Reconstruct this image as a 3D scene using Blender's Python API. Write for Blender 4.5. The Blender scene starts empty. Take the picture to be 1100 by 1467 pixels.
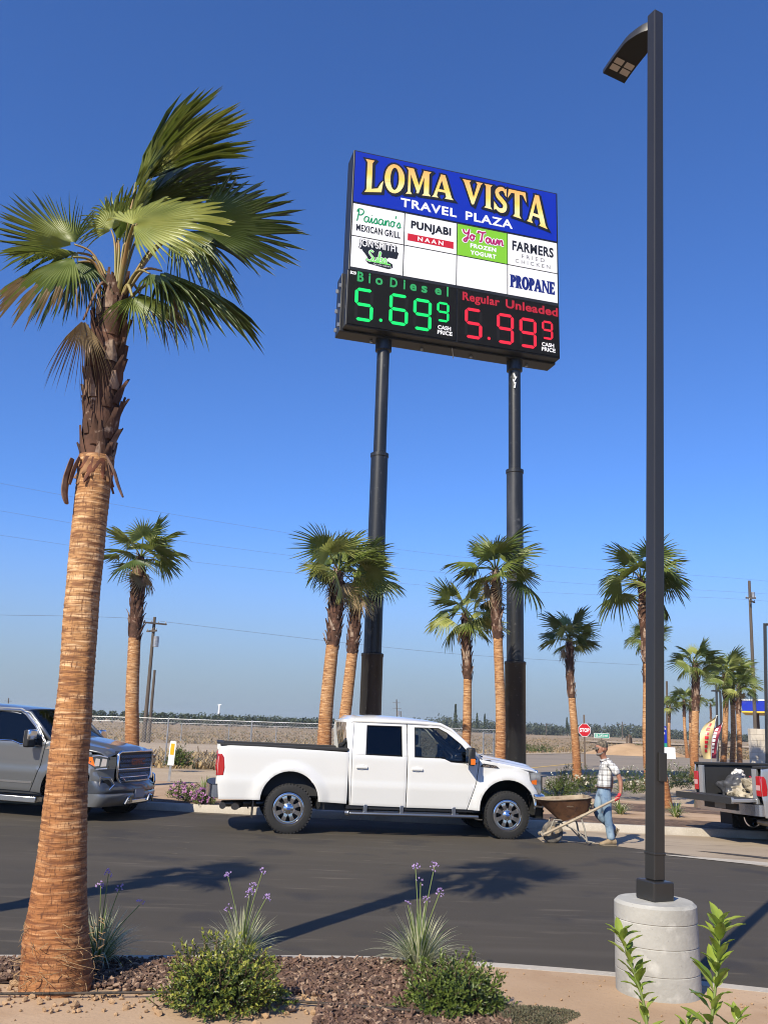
import bpy, bmesh, math, random
from math import sin, cos, pi, radians, atan2, sqrt, hypot, exp
from mathutils import Vector as V, Matrix, noise as mnoise
random.seed(7)
SC = bpy.context.scene
COL = SC.collection

# ---------------------------------------------------------------- camera
F, CX, CY = 1250.0, 550.0, 733.5           # focal length and centre in photo pixels (1100 x 1467)
EYE = V((0, 0, 1.85))
ROLL = math.atan(.034)
PITCH = math.atan((1039.5 - CY) * cos(ROLL) / F)
def ray(px, py):
    u, v = px - CX, -(py - CY)
    c, s = cos(ROLL), sin(ROLL)
    u, v = u * c - v * s, u * s + v * c
    x, z = u / F, v / F
    cp, sp = cos(PITCH), sin(PITCH)
    return V((x, cp - z * sp, sp + z * cp))
cam = bpy.data.cameras.new('camera'); camo = bpy.data.objects.new('camera', cam); COL.objects.link(camo)
cam.sensor_fit = 'VERTICAL'; cam.sensor_height = 36; cam.lens = F / 1467 * 36
cam.clip_start = .1; cam.clip_end = 20000
_f = ray(CX, CY).normalized(); _r = (ray(CX + 1, CY) - ray(CX, CY)).normalized(); _u = (ray(CX, CY - 1) - ray(CX, CY)).normalized()
m = Matrix(((_r.x, _u.x, -_f.x, EYE.x), (_r.y, _u.y, -_f.y, EYE.y), (_r.z, _u.z, -_f.z, EYE.z), (0, 0, 0, 1)))
camo.matrix_world = m
SC.camera = camo

# ---------------------------------------------------------------- sky, sun, exposure
SUN_AZ, SUN_EL = radians(210), radians(39)       # azimuth clockwise from +Y
W = bpy.data.worlds.new('World'); SC.world = W; W.use_nodes = True
nt = W.node_tree; nt.nodes.clear()
sky = nt.nodes.new('ShaderNodeTexSky'); sky.sky_type = 'NISHITA'; sky.sun_disc = False
sky.sun_elevation = SUN_EL; sky.sun_rotation = SUN_AZ
sky.altitude = 0; sky.air_density = 1.0; sky.dust_density = .25; sky.ozone_density = 5.0
hs = nt.nodes.new('ShaderNodeHueSaturation'); hs.inputs['Saturation'].default_value = 1.05
tint = nt.nodes.new('ShaderNodeMix'); tint.data_type = 'RGBA'; tint.blend_type = 'MULTIPLY'; tint.inputs['Factor'].default_value = 1; tint.inputs['B'].default_value = (.74, .96, 1.38, 1)
# valley haze: low in the sky the blue gives way to a pale grey
tcw = nt.nodes.new('ShaderNodeTexCoord'); sx = nt.nodes.new('ShaderNodeSeparateXYZ'); nt.links.new(tcw.outputs['Generated'], sx.inputs[0])
mrw = nt.nodes.new('ShaderNodeMapRange'); mrw.interpolation_type = 'SMOOTHERSTEP'; mrw.inputs['From Min'].default_value = .27; mrw.inputs['From Max'].default_value = -.04; nt.links.new(sx.outputs['Z'], mrw.inputs['Value'])
hz = nt.nodes.new('ShaderNodeMix'); hz.data_type = 'RGBA'; hz.inputs['B'].default_value = (2.55, 3.25, 4.0, 1)
bg = nt.nodes.new('ShaderNodeBackground'); bg.inputs['Strength'].default_value = .095
wo = nt.nodes.new('ShaderNodeOutputWorld')
nt.links.new(sky.outputs[0], hs.inputs['Color']); nt.links.new(hs.outputs[0], tint.inputs['A']); nt.links.new(tint.outputs['Result'], hz.inputs['A']); nt.links.new(mrw.outputs[0], hz.inputs['Factor'])
nt.links.new(hz.outputs['Result'], bg.inputs[0]); nt.links.new(bg.outputs[0], wo.inputs[0])
sl = bpy.data.lights.new('sun', 'SUN'); sl.energy = 5.0; sl.angle = radians(.53); sl.color = (1, .91, .74)
so = bpy.data.objects.new('sun', sl); COL.objects.link(so)
to_sun = V((sin(SUN_AZ) * cos(SUN_EL), cos(SUN_AZ) * cos(SUN_EL), sin(SUN_EL)))
so.rotation_euler = to_sun.to_track_quat('Z', 'Y').to_euler()
so.location = (-20, -30, 40)
SC.view_settings.view_transform = 'Standard'; SC.view_settings.look = 'None'
SC.view_settings.exposure = .45; SC.view_settings.gamma = 1; SC.view_settings.use_curve_mapping = False
SC.render.engine = 'CYCLES'
SC.cycles.use_denoising = True; SC.cycles.pixel_filter_type = 'BLACKMAN_HARRIS'; SC.cycles.filter_width = 1.05; SC.cycles.volume_bounces = 0
SC.cycles.max_bounces = 6; SC.cycles.transparent_max_bounces = 8
SC.cycles.caustics_reflective = False; SC.cycles.caustics_refractive = False

# ---------------------------------------------------------------- helpers
def sm(a, b, x):
    t = max(0., min(1., (x - a) / (b - a))); return t * t * (3 - 2 * t)
def gz(x, y):                                    # height of the ground: the lot drains gently to the right
    return -.013 * (max(-9, min(11, x)) + 1.5) * sm(8.5, 14, y) * (1 - sm(24, 40, y))
def hit(px, py, dz=0.):                          # where a photo pixel meets the ground (plus dz)
    r = ray(px, py); z = dz
    for _ in range(6):
        p = EYE + r * ((z - EYE.z) / r.z); z = gz(p.x, p.y) + dz
    return p
def aty(px, py, y):
    r = ray(px, py); return EYE + r * (y / r.y)

def tag(o, label=None, cat=None, group=None, kind=None):
    if label: o['label'] = label
    if cat: o['category'] = cat
    if group: o['group'] = group
    if kind: o['kind'] = kind
    return o
def thing(name, label, cat, loc=(0, 0, 0), rot=(0, 0, 0), group=None):
    o = bpy.data.objects.new(name, None); COL.objects.link(o); o.empty_display_size = .2
    o.location = loc; o.rotation_euler = rot
    return tag(o, label, cat, group)
def copy_tree(o, parent=None):
    c = o.copy(); COL.objects.link(c); c.parent = parent
    if parent is not None: c.matrix_parent_inverse = o.matrix_parent_inverse
    for ch in o.children: copy_tree(ch, c)
    return c

class MB:
    def __init__(s): s.v = []; s.f = []; s.m = []
    def add(s, vs, fs, mi=0):
        n = len(s.v); s.v.extend([tuple(p) for p in vs])
        for f in fs: s.f.append(tuple(i + n for i in f)); s.m.append(mi)
        return s
    def box(s, a, b, mi=0, mat=None):
        x0, y0, z0 = a; x1, y1, z1 = b
        vs = [V(p) for p in ((x0,y0,z0),(x1,y0,z0),(x1,y1,z0),(x0,y1,z0),(x0,y0,z1),(x1,y0,z1),(x1,y1,z1),(x0,y1,z1))]
        if mat is not None: vs = [mat @ p for p in vs]
        return s.add(vs, [(0,3,2,1),(4,5,6,7),(0,1,5,4),(1,2,6,5),(2,3,7,6),(3,0,4,7)], mi)
    def cbox(s, c, d, mi=0, mat=None):
        h = V(d) / 2; c = V(c); return s.box(c - h, c + h, mi, mat)
    def tube(s, pts, r, seg=8, mi=0, cap=True, flat=None):
        pts = [V(p) for p in pts]; n = len(pts)
        if not hasattr(r, '__len__'): r = [r] * n
        vs = []; up = None
        for i, p in enumerate(pts):
            d = (pts[min(i + 1, n - 1)] - pts[max(i - 1, 0)]); d = d.normalized() if d.length > 1e-9 else V((0, 0, 1))
            if up is None: up = V((0, 0, 1)) if abs(d.z) < .9 else V((1, 0, 0))
            a = d.cross(up).normalized(); b = a.cross(d).normalized(); up = b
            for k in range(seg):
                t = 2 * pi * k / seg
                vs.append(p + a * (cos(t) * r[i]) + b * (sin(t) * r[i] * (flat if flat else 1)))
        fs = [(i*seg+k, i*seg+(k+1) % seg, (i+1)*seg+(k+1) % seg, (i+1)*seg+k) for i in range(n-1) for k in range(seg)]
        if cap: fs += [tuple(range(seg))[::-1], tuple((n-1)*seg+k for k in range(seg))]
        return s.add(vs, fs, mi)
    def lathe(s, prof, seg=24, mi=0, axis='Z', c=(0, 0, 0), closed=False, cap=True):
        vs = []; c = V(c)
        for (r, h) in prof:
            for k in range(seg):
                t = 2 * pi * k / seg
                p = V((r*cos(t), r*sin(t), h)) if axis == 'Z' else V((r*cos(t), h, r*sin(t)))
                vs.append(c + p)
        n = len(prof)
        fs = [(i*seg+k, i*seg+(k+1) % seg, (i+1)*seg+(k+1) % seg, (i+1)*seg+k) for i in range(n-1) for k in range(seg)]
        if closed: fs += [((n-1)*seg+k, (n-1)*seg+(k+1) % seg, (k+1) % seg, k) for k in range(seg)]
        elif cap:
            if prof[0][0] > 1e-6: fs.append(tuple(range(seg))[::-1])
            if prof[-1][0] > 1e-6: fs.append(tuple((n-1)*seg+k for k in range(seg)))
        return s.add(vs, fs, mi)
    def grid(s, fn, us, vs_, mi=0):
        n = len(vs_); return s.add([fn(u, v) for u in us for v in vs_],
            [(i*n+j, (i+1)*n+j, (i+1)*n+j+1, i*n+j+1) for i in range(len(us)-1) for j in range(n-1)], mi)
    def prism(s, pts, fn0, fn1, mi=0):           # polygon (ccw) with its front at fn0 and back at fn1
        n = len(pts)
        return s.add([fn0(*p) for p in pts] + [fn1(*p) for p in pts],
            [tuple(range(n)), tuple(range(2*n-1, n-1, -1))] + [(i, i+n, (i+1) % n + n, (i+1) % n) for i in range(n)], mi)
    def build(s, name, mats, parent=None, smooth=None, bevel=None, loc=None, rot=None):
        me = bpy.data.meshes.new(name); me.from_pydata(s.v, [], s.f)
        if not isinstance(mats, (list, tuple)): mats = [mats]
        for mm in mats: me.materials.append(mm)
        if len(mats) > 1: me.polygons.foreach_set('material_index', s.m)
        return finish(name, me, parent, smooth, bevel, loc, rot)
def finish(name, me, parent=None, smooth=None, bevel=None, loc=None, rot=None, fix=True):
    if fix:
        bm = bmesh.new(); bm.from_mesh(me); bmesh.ops.recalc_face_normals(bm, faces=bm.faces); bm.to_mesh(me); bm.free()
    if smooth is not None:
        me.polygons.foreach_set('use_smooth', [True] * len(me.polygons))
        if smooth < 180: me.set_sharp_from_angle(angle=radians(smooth))
    o = bpy.data.objects.new(name, me); COL.objects.link(o)
    if parent is not None: o.parent = parent
    if loc is not None: o.location = loc
    if rot is not None: o.rotation_euler = rot
    if bevel:
        b = o.modifiers.new('bevel', 'BEVEL'); b.width = bevel; b.segments = 2; b.limit_method = 'ANGLE'; b.angle_limit = radians(40); b.harden_normals = False
    return o
def arange(a, b, n): return [a + (b - a) * i / (n - 1) for i in range(n)]
def crv(pts, n=6):                               # Catmull-Rom through points
    P = [V(p) for p in pts]; out = []
    for i in range(len(P) - 1):
        p0 = P[max(i-1, 0)]; p1 = P[i]; p2 = P[i+1]; p3 = P[min(i+2, len(P)-1)]
        for k in range(n):
            t = k / n
            out.append(.5*((2*p1) + (p2-p0)*t + (2*p0-5*p1+4*p2-p3)*t*t + (3*p1-p0-3*p2+p3)*t**3))
    out.append(P[-1]); return out
def lerp(a, b, t): return a + (b - a) * t

# ---------------------------------------------------------------- materials
MATS = {}
def mat(name, col, rough=.6, metal=0., spec=None, coat=0., noise=None, bump=None, trans=0., emit=None, alpha=None, mapping=None, coatr=.05):
    """Principled material; noise = list of (scale, (lo, hi), colour, detail[, stretch]) mixed over the base, bump = (scale, strength, distance[, stretch])"""
    if name in MATS: return MATS[name]
    M = bpy.data.materials.new(name); M.use_nodes = True; MATS[name] = M
    t = M.node_tree; N = t.nodes; L = t.links
    p = N['Principled BSDF']; out = N['Material Output']
    p.inputs['Base Color'].default_value = (*col, 1); p.inputs['Roughness'].default_value = rough; p.inputs['Metallic'].default_value = metal
    if spec is not None: p.inputs['Specular IOR Level'].default_value = spec
    if coat: p.inputs['Coat Weight'].default_value = coat; p.inputs['Coat Roughness'].default_value = coatr
    if trans: p.inputs['Transmission Weight'].default_value = trans
    if emit: p.inputs['Emission Color'].default_value = (*emit[0], 1); p.inputs['Emission Strength'].default_value = emit[1]
    tc = N.new('ShaderNodeTexCoord')
    def co(stretch):
        mp = N.new('ShaderNodeMapping'); mp.inputs['Scale'].default_value = stretch or (1, 1, 1)
        L.new(tc.outputs['Object'], mp.inputs[0]); return mp.outputs[0]
    cur = None
    for n in noise or []:
        sc, (lo, hi), c2, det = n[:4]; st = n[4] if len(n) > 4 else None
        nz = N.new('ShaderNodeTexNoise'); nz.inputs['Scale'].default_value = sc; nz.inputs['Detail'].default_value = det
        L.new(co(st), nz.inputs['Vector'])
        mr = N.new('ShaderNodeMapRange'); mr.inputs['From Min'].default_value = lo; mr.inputs['From Max'].default_value = hi
        L.new(nz.outputs['Fac'], mr.inputs['Value'])
        mx = N.new('ShaderNodeMix'); mx.data_type = 'RGBA'
        L.new(mr.outputs[0], mx.inputs['Factor'])
        if cur is None: mx.inputs['A'].default_value = (*col, 1)
        else: L.new(cur, mx.inputs['A'])
        mx.inputs['B'].default_value = (*c2, 1); cur = mx.outputs['Result']
    if cur is not None: L.new(cur, p.inputs['Base Color'])
    if bump:
        nz = N.new('ShaderNodeTexNoise'); nz.inputs['Scale'].default_value = bump[0]; nz.inputs['Detail'].default_value = 6
        L.new(co(bump[3] if len(bump) > 3 else None), nz.inputs['Vector'])
        b = N.new('ShaderNodeBump'); b.inputs['Strength'].default_value = bump[1]; b.inputs['Distance'].default_value = bump[2]
        L.new(nz.outputs['Fac'], b.inputs['Height']); L.new(b.outputs[0], p.inputs['Normal'])
    return M
def leafmat(name, col, col2, trl=.3, rough=.45, scale=3., tcol=None):
    """leaf: Principled plus some translucency; colour varies with a noise and between objects"""
    if name in MATS: return MATS[name]
    M = mat(name, col, rough, noise=[(scale, (.35, .65), col2, 3)])
    t = M.node_tree; N = t.nodes; L = t.links; p = N['Principled BSDF']
    tr = N.new('ShaderNodeBsdfTranslucent'); ms = N.new('ShaderNodeMixShader'); ms.inputs[0].default_value = trl
    src = p.inputs['Base Color'].links[0].from_socket
    if tcol: tr.inputs[0].default_value = (*tcol, 1)
    else: L.new(src, tr.inputs[0])
    L.new(p.outputs[0], ms.inputs[1]); L.new(tr.outputs[0], ms.inputs[2]); L.new(ms.outputs[0], N['Material Output'].inputs[0])
    return M
def glass(name, col, rough=.02, mixf=.72):
    """window glass: dark tint you can see through a little, with a clear reflection"""
    if name in MATS: return MATS[name]
    M = bpy.data.materials.new(name); M.use_nodes = True; MATS[name] = M
    t = M.node_tree; N = t.nodes; L = t.links; N.remove(N['Principled BSDF'])
    tb = N.new('ShaderNodeBsdfTransparent'); tb.inputs[0].default_value = (*col, 1)
    g = N.new('ShaderNodeBsdfGlossy'); g.inputs['Roughness'].default_value = rough
    fr = N.new('ShaderNodeFresnel'); fr.inputs['IOR'].default_value = 1.5
    ms = N.new('ShaderNodeMixShader'); L.new(fr.outputs[0], ms.inputs[0]); L.new(tb.outputs[0], ms.inputs[1]); L.new(g.outputs[0], ms.inputs[2])
    L.new(ms.outputs[0], N['Material Output'].inputs[0]); return M

BLACK = mat('black plastic', (.012, .012, .013), .5)
RUBBER = mat('tyre rubber', (.012, .012, .0125), .8, noise=[(30, (.4, .7), (.02, .019, .018), 4)])
CHROME = mat('chrome', (.75, .75, .76), .08, 1)
STEEL = mat('galvanised steel', (.42, .43, .44), .42, .8, noise=[(6, (.4, .65), (.3, .31, .32), 4)])
DARKIN = mat('dark interior', (.02, .02, .022), .8)
# ================================================================ ground, lot, kerbs
SAND = mat('sandy soil', (.35, .235, .140), .95, noise=[(.5, (.42, .62), (.43, .30, .19), 6), (1.3, (.52, .72), (.30, .185, .10), 5), (55, (.62, .8), (.22, .15, .095), 3)], bump=(30, .45, .008))
FIELD = mat('dry field soil', (.27, .185, .10), .95, noise=[(.12, (.4, .62), (.31, .225, .13), 6, (1, .35, 1)), (.7, (.5, .7), (.17, .13, .075), 8), (5, (.5, .75), (.34, .25, .15), 5)], bump=(4, .8, .08))
ASPH = mat('asphalt', (.041, .0325, .0200), .86, noise=[(.35, (.4, .65), (.052, .041, .0255), 5, (.35, 1.6, 1)), (1.2, (.52, .75), (.066, .054, .038), 6, (.25, 2.2, 1)), (2.6, (.62, .75), (.11, .088, .063), 8, (.3, 2.5, 1)), (.9, (.57, .66), (.026, .021, .016), 4, (1, 1, 1)), (160, (.5, .8), (.080, .070, .058), 3)], bump=(220, .35, .004))
ROADM = mat('sun bleached asphalt', (.25, .20, .145), .9, noise=[(.3, (.4, .6), (.21, .17, .125), 5, (.4, 1.5, 1)), (60, (.5, .8), (.25, .21, .16), 3)], bump=(100, .3, .006))
CONC = mat('kerb concrete', (.42, .38, .32), .88, noise=[(2.5, (.45, .7), (.33, .29, .235), 7), (30, (.55, .8), (.5, .46, .4), 4)], bump=(60, .4, .005))
DIRTROAD = mat('pale dirt road', (.36, .27, .175), .95, noise=[(.2, (.4, .62), (.42, .325, .215), 6, (.3, 2, 1)), (8, (.5, .75), (.3, .22, .14), 5)], bump=(10, .5, .02))
DUST = mat('dusty gutter concrete', (.30, .235, .165), .92, noise=[(.6, (.42, .6), (.36, .29, .21), 6, (.3, 1.5, 1)), (3, (.55, .75), (.20, .16, .115), 7, (.4, 2, 1))], bump=(60, .4, .006))

def spaced(a, b, lo, hi, n, m): # fine in [lo,hi], coarse outside
    o = arange(lo, hi, n)
    return [lo + (a - lo) * (i / m) ** 3 for i in range(m, 0, -1)] + o + [hi + (b - hi) * (i / m) ** 3 for i in range(1, m + 1)]
xs = spaced(-1500, 1500, -40, 40, 81, 14); ys = spaced(-60, 2000, -10, 90, 101, 14)
def relief(x, y):
    r = gz(x, y) - .012
    if y > 60 or abs(x) > 45: r += .12 * (mnoise.noise((x * .05, y * .05, 3)) ) * sm(60, 120, max(y, abs(x)))
    return r
tag(MB().grid(lambda x, y: (x, y, relief(x, y)), xs, ys).build('ground', FIELD, smooth=180), kind='structure')

def drape(name, m, poly_y0, poly_y1, x0, x1, nx, ny, dz, kind='structure'):
    b = MB()
    def fn(u, v):
        x = u; y = lerp(poly_y0(x), poly_y1(x), v); return (x, y, gz(x, y) + dz)
    b.grid(fn, arange(x0, x1, nx), arange(0, 1, ny)); return tag(b.build(name, m, smooth=180), kind=kind)
NK = [(-40., 2.5), (-2.68, 6.94), (-1.19, 7.12), (.11, 7.26), (.55, 7.26), (.91, 7.22), (1.76, 7.05), (2.82, 6.75), (6., 5.75), (40., -5.)]
def nky(x):
    for (a, b), (c, d) in zip(NK, NK[1:]):
        if a <= x <= c: return lerp(b, d, (x - a) / (c - a))
    return NK[-1][1]
FK = 18.55                                        # far kerb line
drape('road', ASPH, nky, lambda x: 18.62, -40, 40, 121, 31, .0)
# near planting bed
drape('planting_bed', SAND, lambda x: -6, lambda x: nky(x) - .10, -30, 30, 241, 40, .148)
def kerb(name, line, face, width=.15, h=.15):     # line = road-side foot of the kerb; face = +1 when the road lies on the -Y side
    b = MB(); n = len(line); prof = [(0, 0), (.012, h - .02), (.03, h), (width, h), (width, -.05)]
    vs = []
    for i, (x, y) in enumerate(line):
        a = V(line[max(i-1, 0)]); c = V(line[min(i+1, n-1)]); t = (c - a).normalized(); nn = V((-t.y, t.x)) * face
        for (o, z) in prof: vs.append((x + nn.x*o, y + nn.y*o, gz(x, y) + z))
    k = len(prof)
    b.add(vs, [(i*k+j, (i+1)*k+j, (i+1)*k+j+1, i*k+j+1) for i in range(n-1) for j in range(k-1)])
    return tag(b.build(name, CONC, smooth=40), kind='structure')
nl = [(x, nky(x)) for x in arange(-30, 30, 121)]
nl = [tuple(p)[:2] for p in crv([(x, y, 0) for x, y in nl[::3]], 5)]
kerb('kerb', nl, -1)
far = arange(-40, 40, 81)
kerb('kerb', [(x, FK) for x in far], 1)
drape('planting_bed', SAND, lambda x: FK + .14, lambda x: 25.2 + .5 * sin(x * .3), -40, 40, 121, 30, .146)
# dusty apron along the right hand gutter
def ap0(x): return 18.5 if x < 2.6 else lerp(16.4, 12.2, sm(3.6, 9, x)) + .25 * mnoise.noise((x * .9, 0, 2)) + .12 * mnoise.noise((x * 4, 0, 5))
drape('dusty_pavement', DUST, ap0, lambda x: FK - .005, 3.0, 40, 150, 10, .004)
def gs(x): return 15.25 - .36 * (x - 5.0) - .02 * (x - 5) ** 2
drape('gutter_strip', CONC, lambda x: gs(x) + .04 - .24 * sm(4.2, 6.5, x), lambda x: gs(x) + .04 + .24 * sm(4.2, 6.5, x), 4.3, 14, 60, 4, .009)
drape('dark_patch', mat('tar patch', (.035, .031, .028), .7, noise=[(3, (.4, .7), (.06, .05, .043), 5)]), lambda x: gs(x) + .75 - .25*mnoise.noise((x*1.3, 1, 0)) + .25 * (1 - sm(5.6, 7, x)), lambda x: gs(x) + 1.2 - .2 * (1 - sm(5.6, 7, x)) + .3*mnoise.noise((x*1.1, 7, 0)), 5.6, 14, 60, 3, .010)
# side roads beyond the planting strip
drape('dirt_road', DIRTROAD, lambda x: 25.0 + .5 * sin(x * .3), lambda x: 33.8, -60, 2.5, 60, 12, .0)
drape('side_road', ROADM, lambda x: 26.5, lambda x: 64 + 1.3 * (x - 6), 2.5, 9, 12, 30, .004)
drape('side_road', ROADM, lambda x: 38.5 + (x - 9) * .2, lambda x: 68 + 1.3 * (x - 9) if x < 20 else 82.3 - .4 * (x - 20), 9, 40, 24, 20, .004)
drape('ground_verge', DIRTROAD, lambda x: 25.0 + .4 * sin(x * .3), lambda x: 38.6 + (x - 9) * .2, 9, 60, 30, 12, .002)
drape('dirt_road', DIRTROAD, lambda x: 52, lambda x: 68 , -200, -1, 40, 6, .03)
drape('dirt_road', mat('bright far dirt', (.5, .4, .28), .95, noise=[(.3, (.4, .6), (.44, .34, .23), 4)]), lambda x: 168 - .1 * x, lambda x: 184 - .1 * x, 40, 300, 40, 6, .3)
drape('kerb_edge', mat('pale sand edge', (.5, .4, .28), .95), lambda x: 65 + 1.3 * (x - 6), lambda x: 67.5 + 1.3 * (x - 6), 4, 20, 20, 3, .02)
b = MB()                                           # dirt mound by the road
MC = hit(912, 1082)
b.grid(lambda r, a: (MC.x + 5.2 * r * cos(a), MC.y + 3.5 * r * sin(a), -.1 + 1.05 * (1 - r*r) ** 1.2 * (1 + .35 * mnoise.noise((cos(a) * r * 2, sin(a) * r * 2, 1)))), arange(0, 1, 14), arange(0, 2 * pi, 40))
tag(b.build('dirt_mound', mat('mound sand', (.42, .28, .16), .95, noise=[(.6, (.4, .65), (.34, .22, .12), 6)], bump=(3, .8, .08)), smooth=180), 'low mound of bare orange sand beside the far side road behind the man', 'mound')
# yellow centre line of the side road
drape('road_marking', mat('worn yellow paint', (.5, .33, .08), .8), lambda x: 45 + 2.1 * (x - 7.5), lambda x: 45.5 + 2.1 * (x - 7.5), 7.5, 13, 20, 2, .012)

# bark mulch in the near bed: loose chips nobody could count
MUL = [mat('bark chip dark', (.072, .038, .026), .9, noise=[(9, (.4, .7), (.095, .06, .042), 4)]), mat('bark chip mid', (.150, .086, .058), .9, noise=[(9, (.4, .7), (.08, .05, .035), 4)]), mat('bark chip pale', (.28, .19, .13), .9)]
def in_mulch(x, y):
    if y > nky(x) - .18: return False
    e = .09 * mnoise.noise((x * 2.2, y * 2.2, 0))
    right = .72 + (7.2 - y) * .12 + e
    front = 6.18 + e if x < -.3 else 5.4
    return x < right and y > front
b = MB(); n = 0; rr = random.Random(3)
while n < 15000:
    x, y = rr.uniform(-4.5, 1.0), rr.uniform(5.3, 7.3)
    if not in_mulch(x, y): continue
    n += 1
    l, w, h = rr.uniform(.010, .028), rr.uniform(.005, .012), rr.uniform(.003, .007)
    M4 = Matrix.Translation((x, y, .150 + rr.uniform(.0, .03))) @ Matrix.Rotation(rr.uniform(0, 6.3), 4, 'Z') @ Matrix.Rotation(rr.gauss(0, .45), 4, 'X') @ Matrix.Rotation(rr.gauss(0, .4), 4, 'Y')
    vs = [M4 @ V((sx * l * rr.uniform(.7, 1.1), sy * w * rr.uniform(.6, 1.15), sz * h)) for sx, sy, sz in ((-1,-1,-1),(1,-1,-1),(1,1,-1),(-1,1,-1),(-1,-1,1),(1,-1,1),(1,1,1),(-1,1,1))]
    b.add(vs, [(0,3,2,1),(4,5,6,7),(0,1,5,4),(1,2,6,5),(2,3,7,6),(3,0,4,7)], rr.choice((0, 0, 1, 1, 1, 2)))
drape('mulch_base', mat('mulch base', (.05, .028, .02), .95), lambda x: 6.22 + .06*mnoise.noise((x*2, 0, 0)), lambda x: nky(x) - .16, -6, .74, 60, 6, .158)
tag(b.build('mulch', MUL), kind='stuff')
# clods of dry soil and pebbles
b = MB(); ico = bmesh.new(); bmesh.ops.create_icosphere(ico, subdivisions=1, radius=1); IV = [v.co.copy() for v in ico.verts]; IF = [[v.index for v in f.verts] for f in ico.faces]; ico.free()
for i in range(900):
    if i < 520: x, y, s = rr.uniform(-3, .3), rr.gauss(5.95, .14), abs(rr.gauss(.004, .010)) + .003
    elif i < 780: x, y, s = rr.uniform(.7, 4), rr.uniform(4.6, 7.0), abs(rr.gauss(.003, .005)) + .0025
    else: x, y, s = rr.uniform(-3, -2.2), rr.uniform(5.6, 6.9), abs(rr.gauss(.01, .01)) + .004
    if y > nky(x) - .2: continue
    M4 = Matrix.Translation((x, y, .15 + s * .4)) @ Matrix.Rotation(rr.uniform(0, 6), 4, 'Z') @ Matrix.Rotation(rr.uniform(0, 6), 4, 'X')
    b.add([M4 @ V((p.x * s * rr.uniform(.7, 1.5), p.y * s * rr.uniform(.6, 1.1), p.z * s * rr.uniform(.5, .9))) for p in IV], IF)
tag(b.build('soil_clods', mat('soil clod', (.37, .24, .135), .95, noise=[(20, (.4, .7), (.27, .17, .09), 4)])), kind='stuff')
# irrigation hose
b = MB(); b.tube(crv([(-2.3, 5.93, .17), (-1.7, 5.98, .18), (-1.2, 6.05, .18), (-.9, 6.1, .165), (-.5, 6.0, .17), (.2, 5.86, .18), (.6, 5.85, .17), (.9, 5.8, .15)], 8), .0085, 7)
tag(b.build('irrigation_hose', mat('dusty hose', (.022, .018, .015), .8, noise=[(30, (.4, .7), (.07, .05, .035), 3)]), smooth=180), 'thin black drip irrigation hose lying along the front edge of the bark mulch', 'hose')
# dust and sand washed over the kerb side of the road, tyre scuffs
def dusty(name, m, y0, y1, x0, x1, dz, seed, amp):
    drape(name, m, lambda x: y0(x) + amp * mnoise.noise((x * 1.7, seed, 0)) + amp * .5 * mnoise.noise((x * 6, seed, 1)), y1, x0, x1, 160, 3, dz)
dusty('kerb_dust', mat('road dust', (.155, .115, .075), .95, noise=[(7, (.35, .62), (.07, .055, .04), 7), (40, (.5, .7), (.22, .165, .11), 4)]), lambda x: nky(x) + .10 + .16 * sm(-.4, 1.2, x), lambda x: nky(x) + .002, -6, 8, .004, 3, .09)
dusty('gutter_dust', mat('pale gutter dust', (.13, .10, .07), .95, noise=[(4, (.38, .6), (.06, .048, .036), 7)]), lambda x: FK - .30, lambda x: FK - .004, -12, 3.1, .0045, 9, .12)
b = MB(); rg_ = random.Random(4)
for i in range(70):
    x, y = rg_.uniform(-6, 7), rg_.uniform(12.5, 17.5); L_ = rg_.uniform(.05, .5); w = rg_.uniform(.006, .02); z = gz(x, y) + .0035
    b.add([(x, y, z), (x + L_, y + rg_.uniform(-.04, .04), gz(x + L_, y) + .0035), (x + L_ * .9, y + w, gz(x + L_, y) + .0035), (x + .05 * L_, y + w, z)], [(0, 1, 2, 3)])
tag(b.build('road_scuffs', mat('pale scuff', (.12, .098, .072), .9)), kind='stuff')
# ================================================================ lettering helpers
_txt = {}
def text_geo(s, bold=0., shear=0., spacing=1., extrude=0.):
    """flat letters of the built-in font: (verts, faces) in unit size"""
    k = (s, bold, shear, spacing)
    if k in _txt: return _txt[k]
    c = bpy.data.curves.new('lettering', 'FONT'); c.body = s; c.size = 1; c.offset = bold; c.shear = shear; c.space_character = spacing; c.resolution_u = 4
    o = bpy.data.objects.new('lettering', c); COL.objects.link(o)
    dg = bpy.context.evaluated_depsgraph_get(); dg.update()
    me = bpy.data.meshes.new_from_object(o.evaluated_get(dg))
    vs = [v.co.copy() for v in me.vertices]; fs = [tuple(p.vertices) for p in me.polygons]
    bpy.data.objects.remove(o); bpy.data.curves.remove(c); bpy.data.meshes.remove(me)
    _txt[k] = (vs, fs); return vs, fs
def text_fit(mb, s, box, put, mi=0, bold=0., shear=0., spacing=1.):
    """letters stretched into box (u0,u1,v0,v1); put(u, v) -> point"""
    vs, fs = text_geo(s, bold, shear, spacing)
    x0 = min(v.x for v in vs); x1 = max(v.x for v in vs); y0 = min(v.y for v in vs); y1 = max(v.y for v in vs)
    u0, u1, v0, v1 = box
    mb.add([put(lerp(u0, u1, (v.x-x0)/(x1-x0)), lerp(v0, v1, (v.y-y0)/(y1-y0))) for v in vs], fs, mi)
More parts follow.
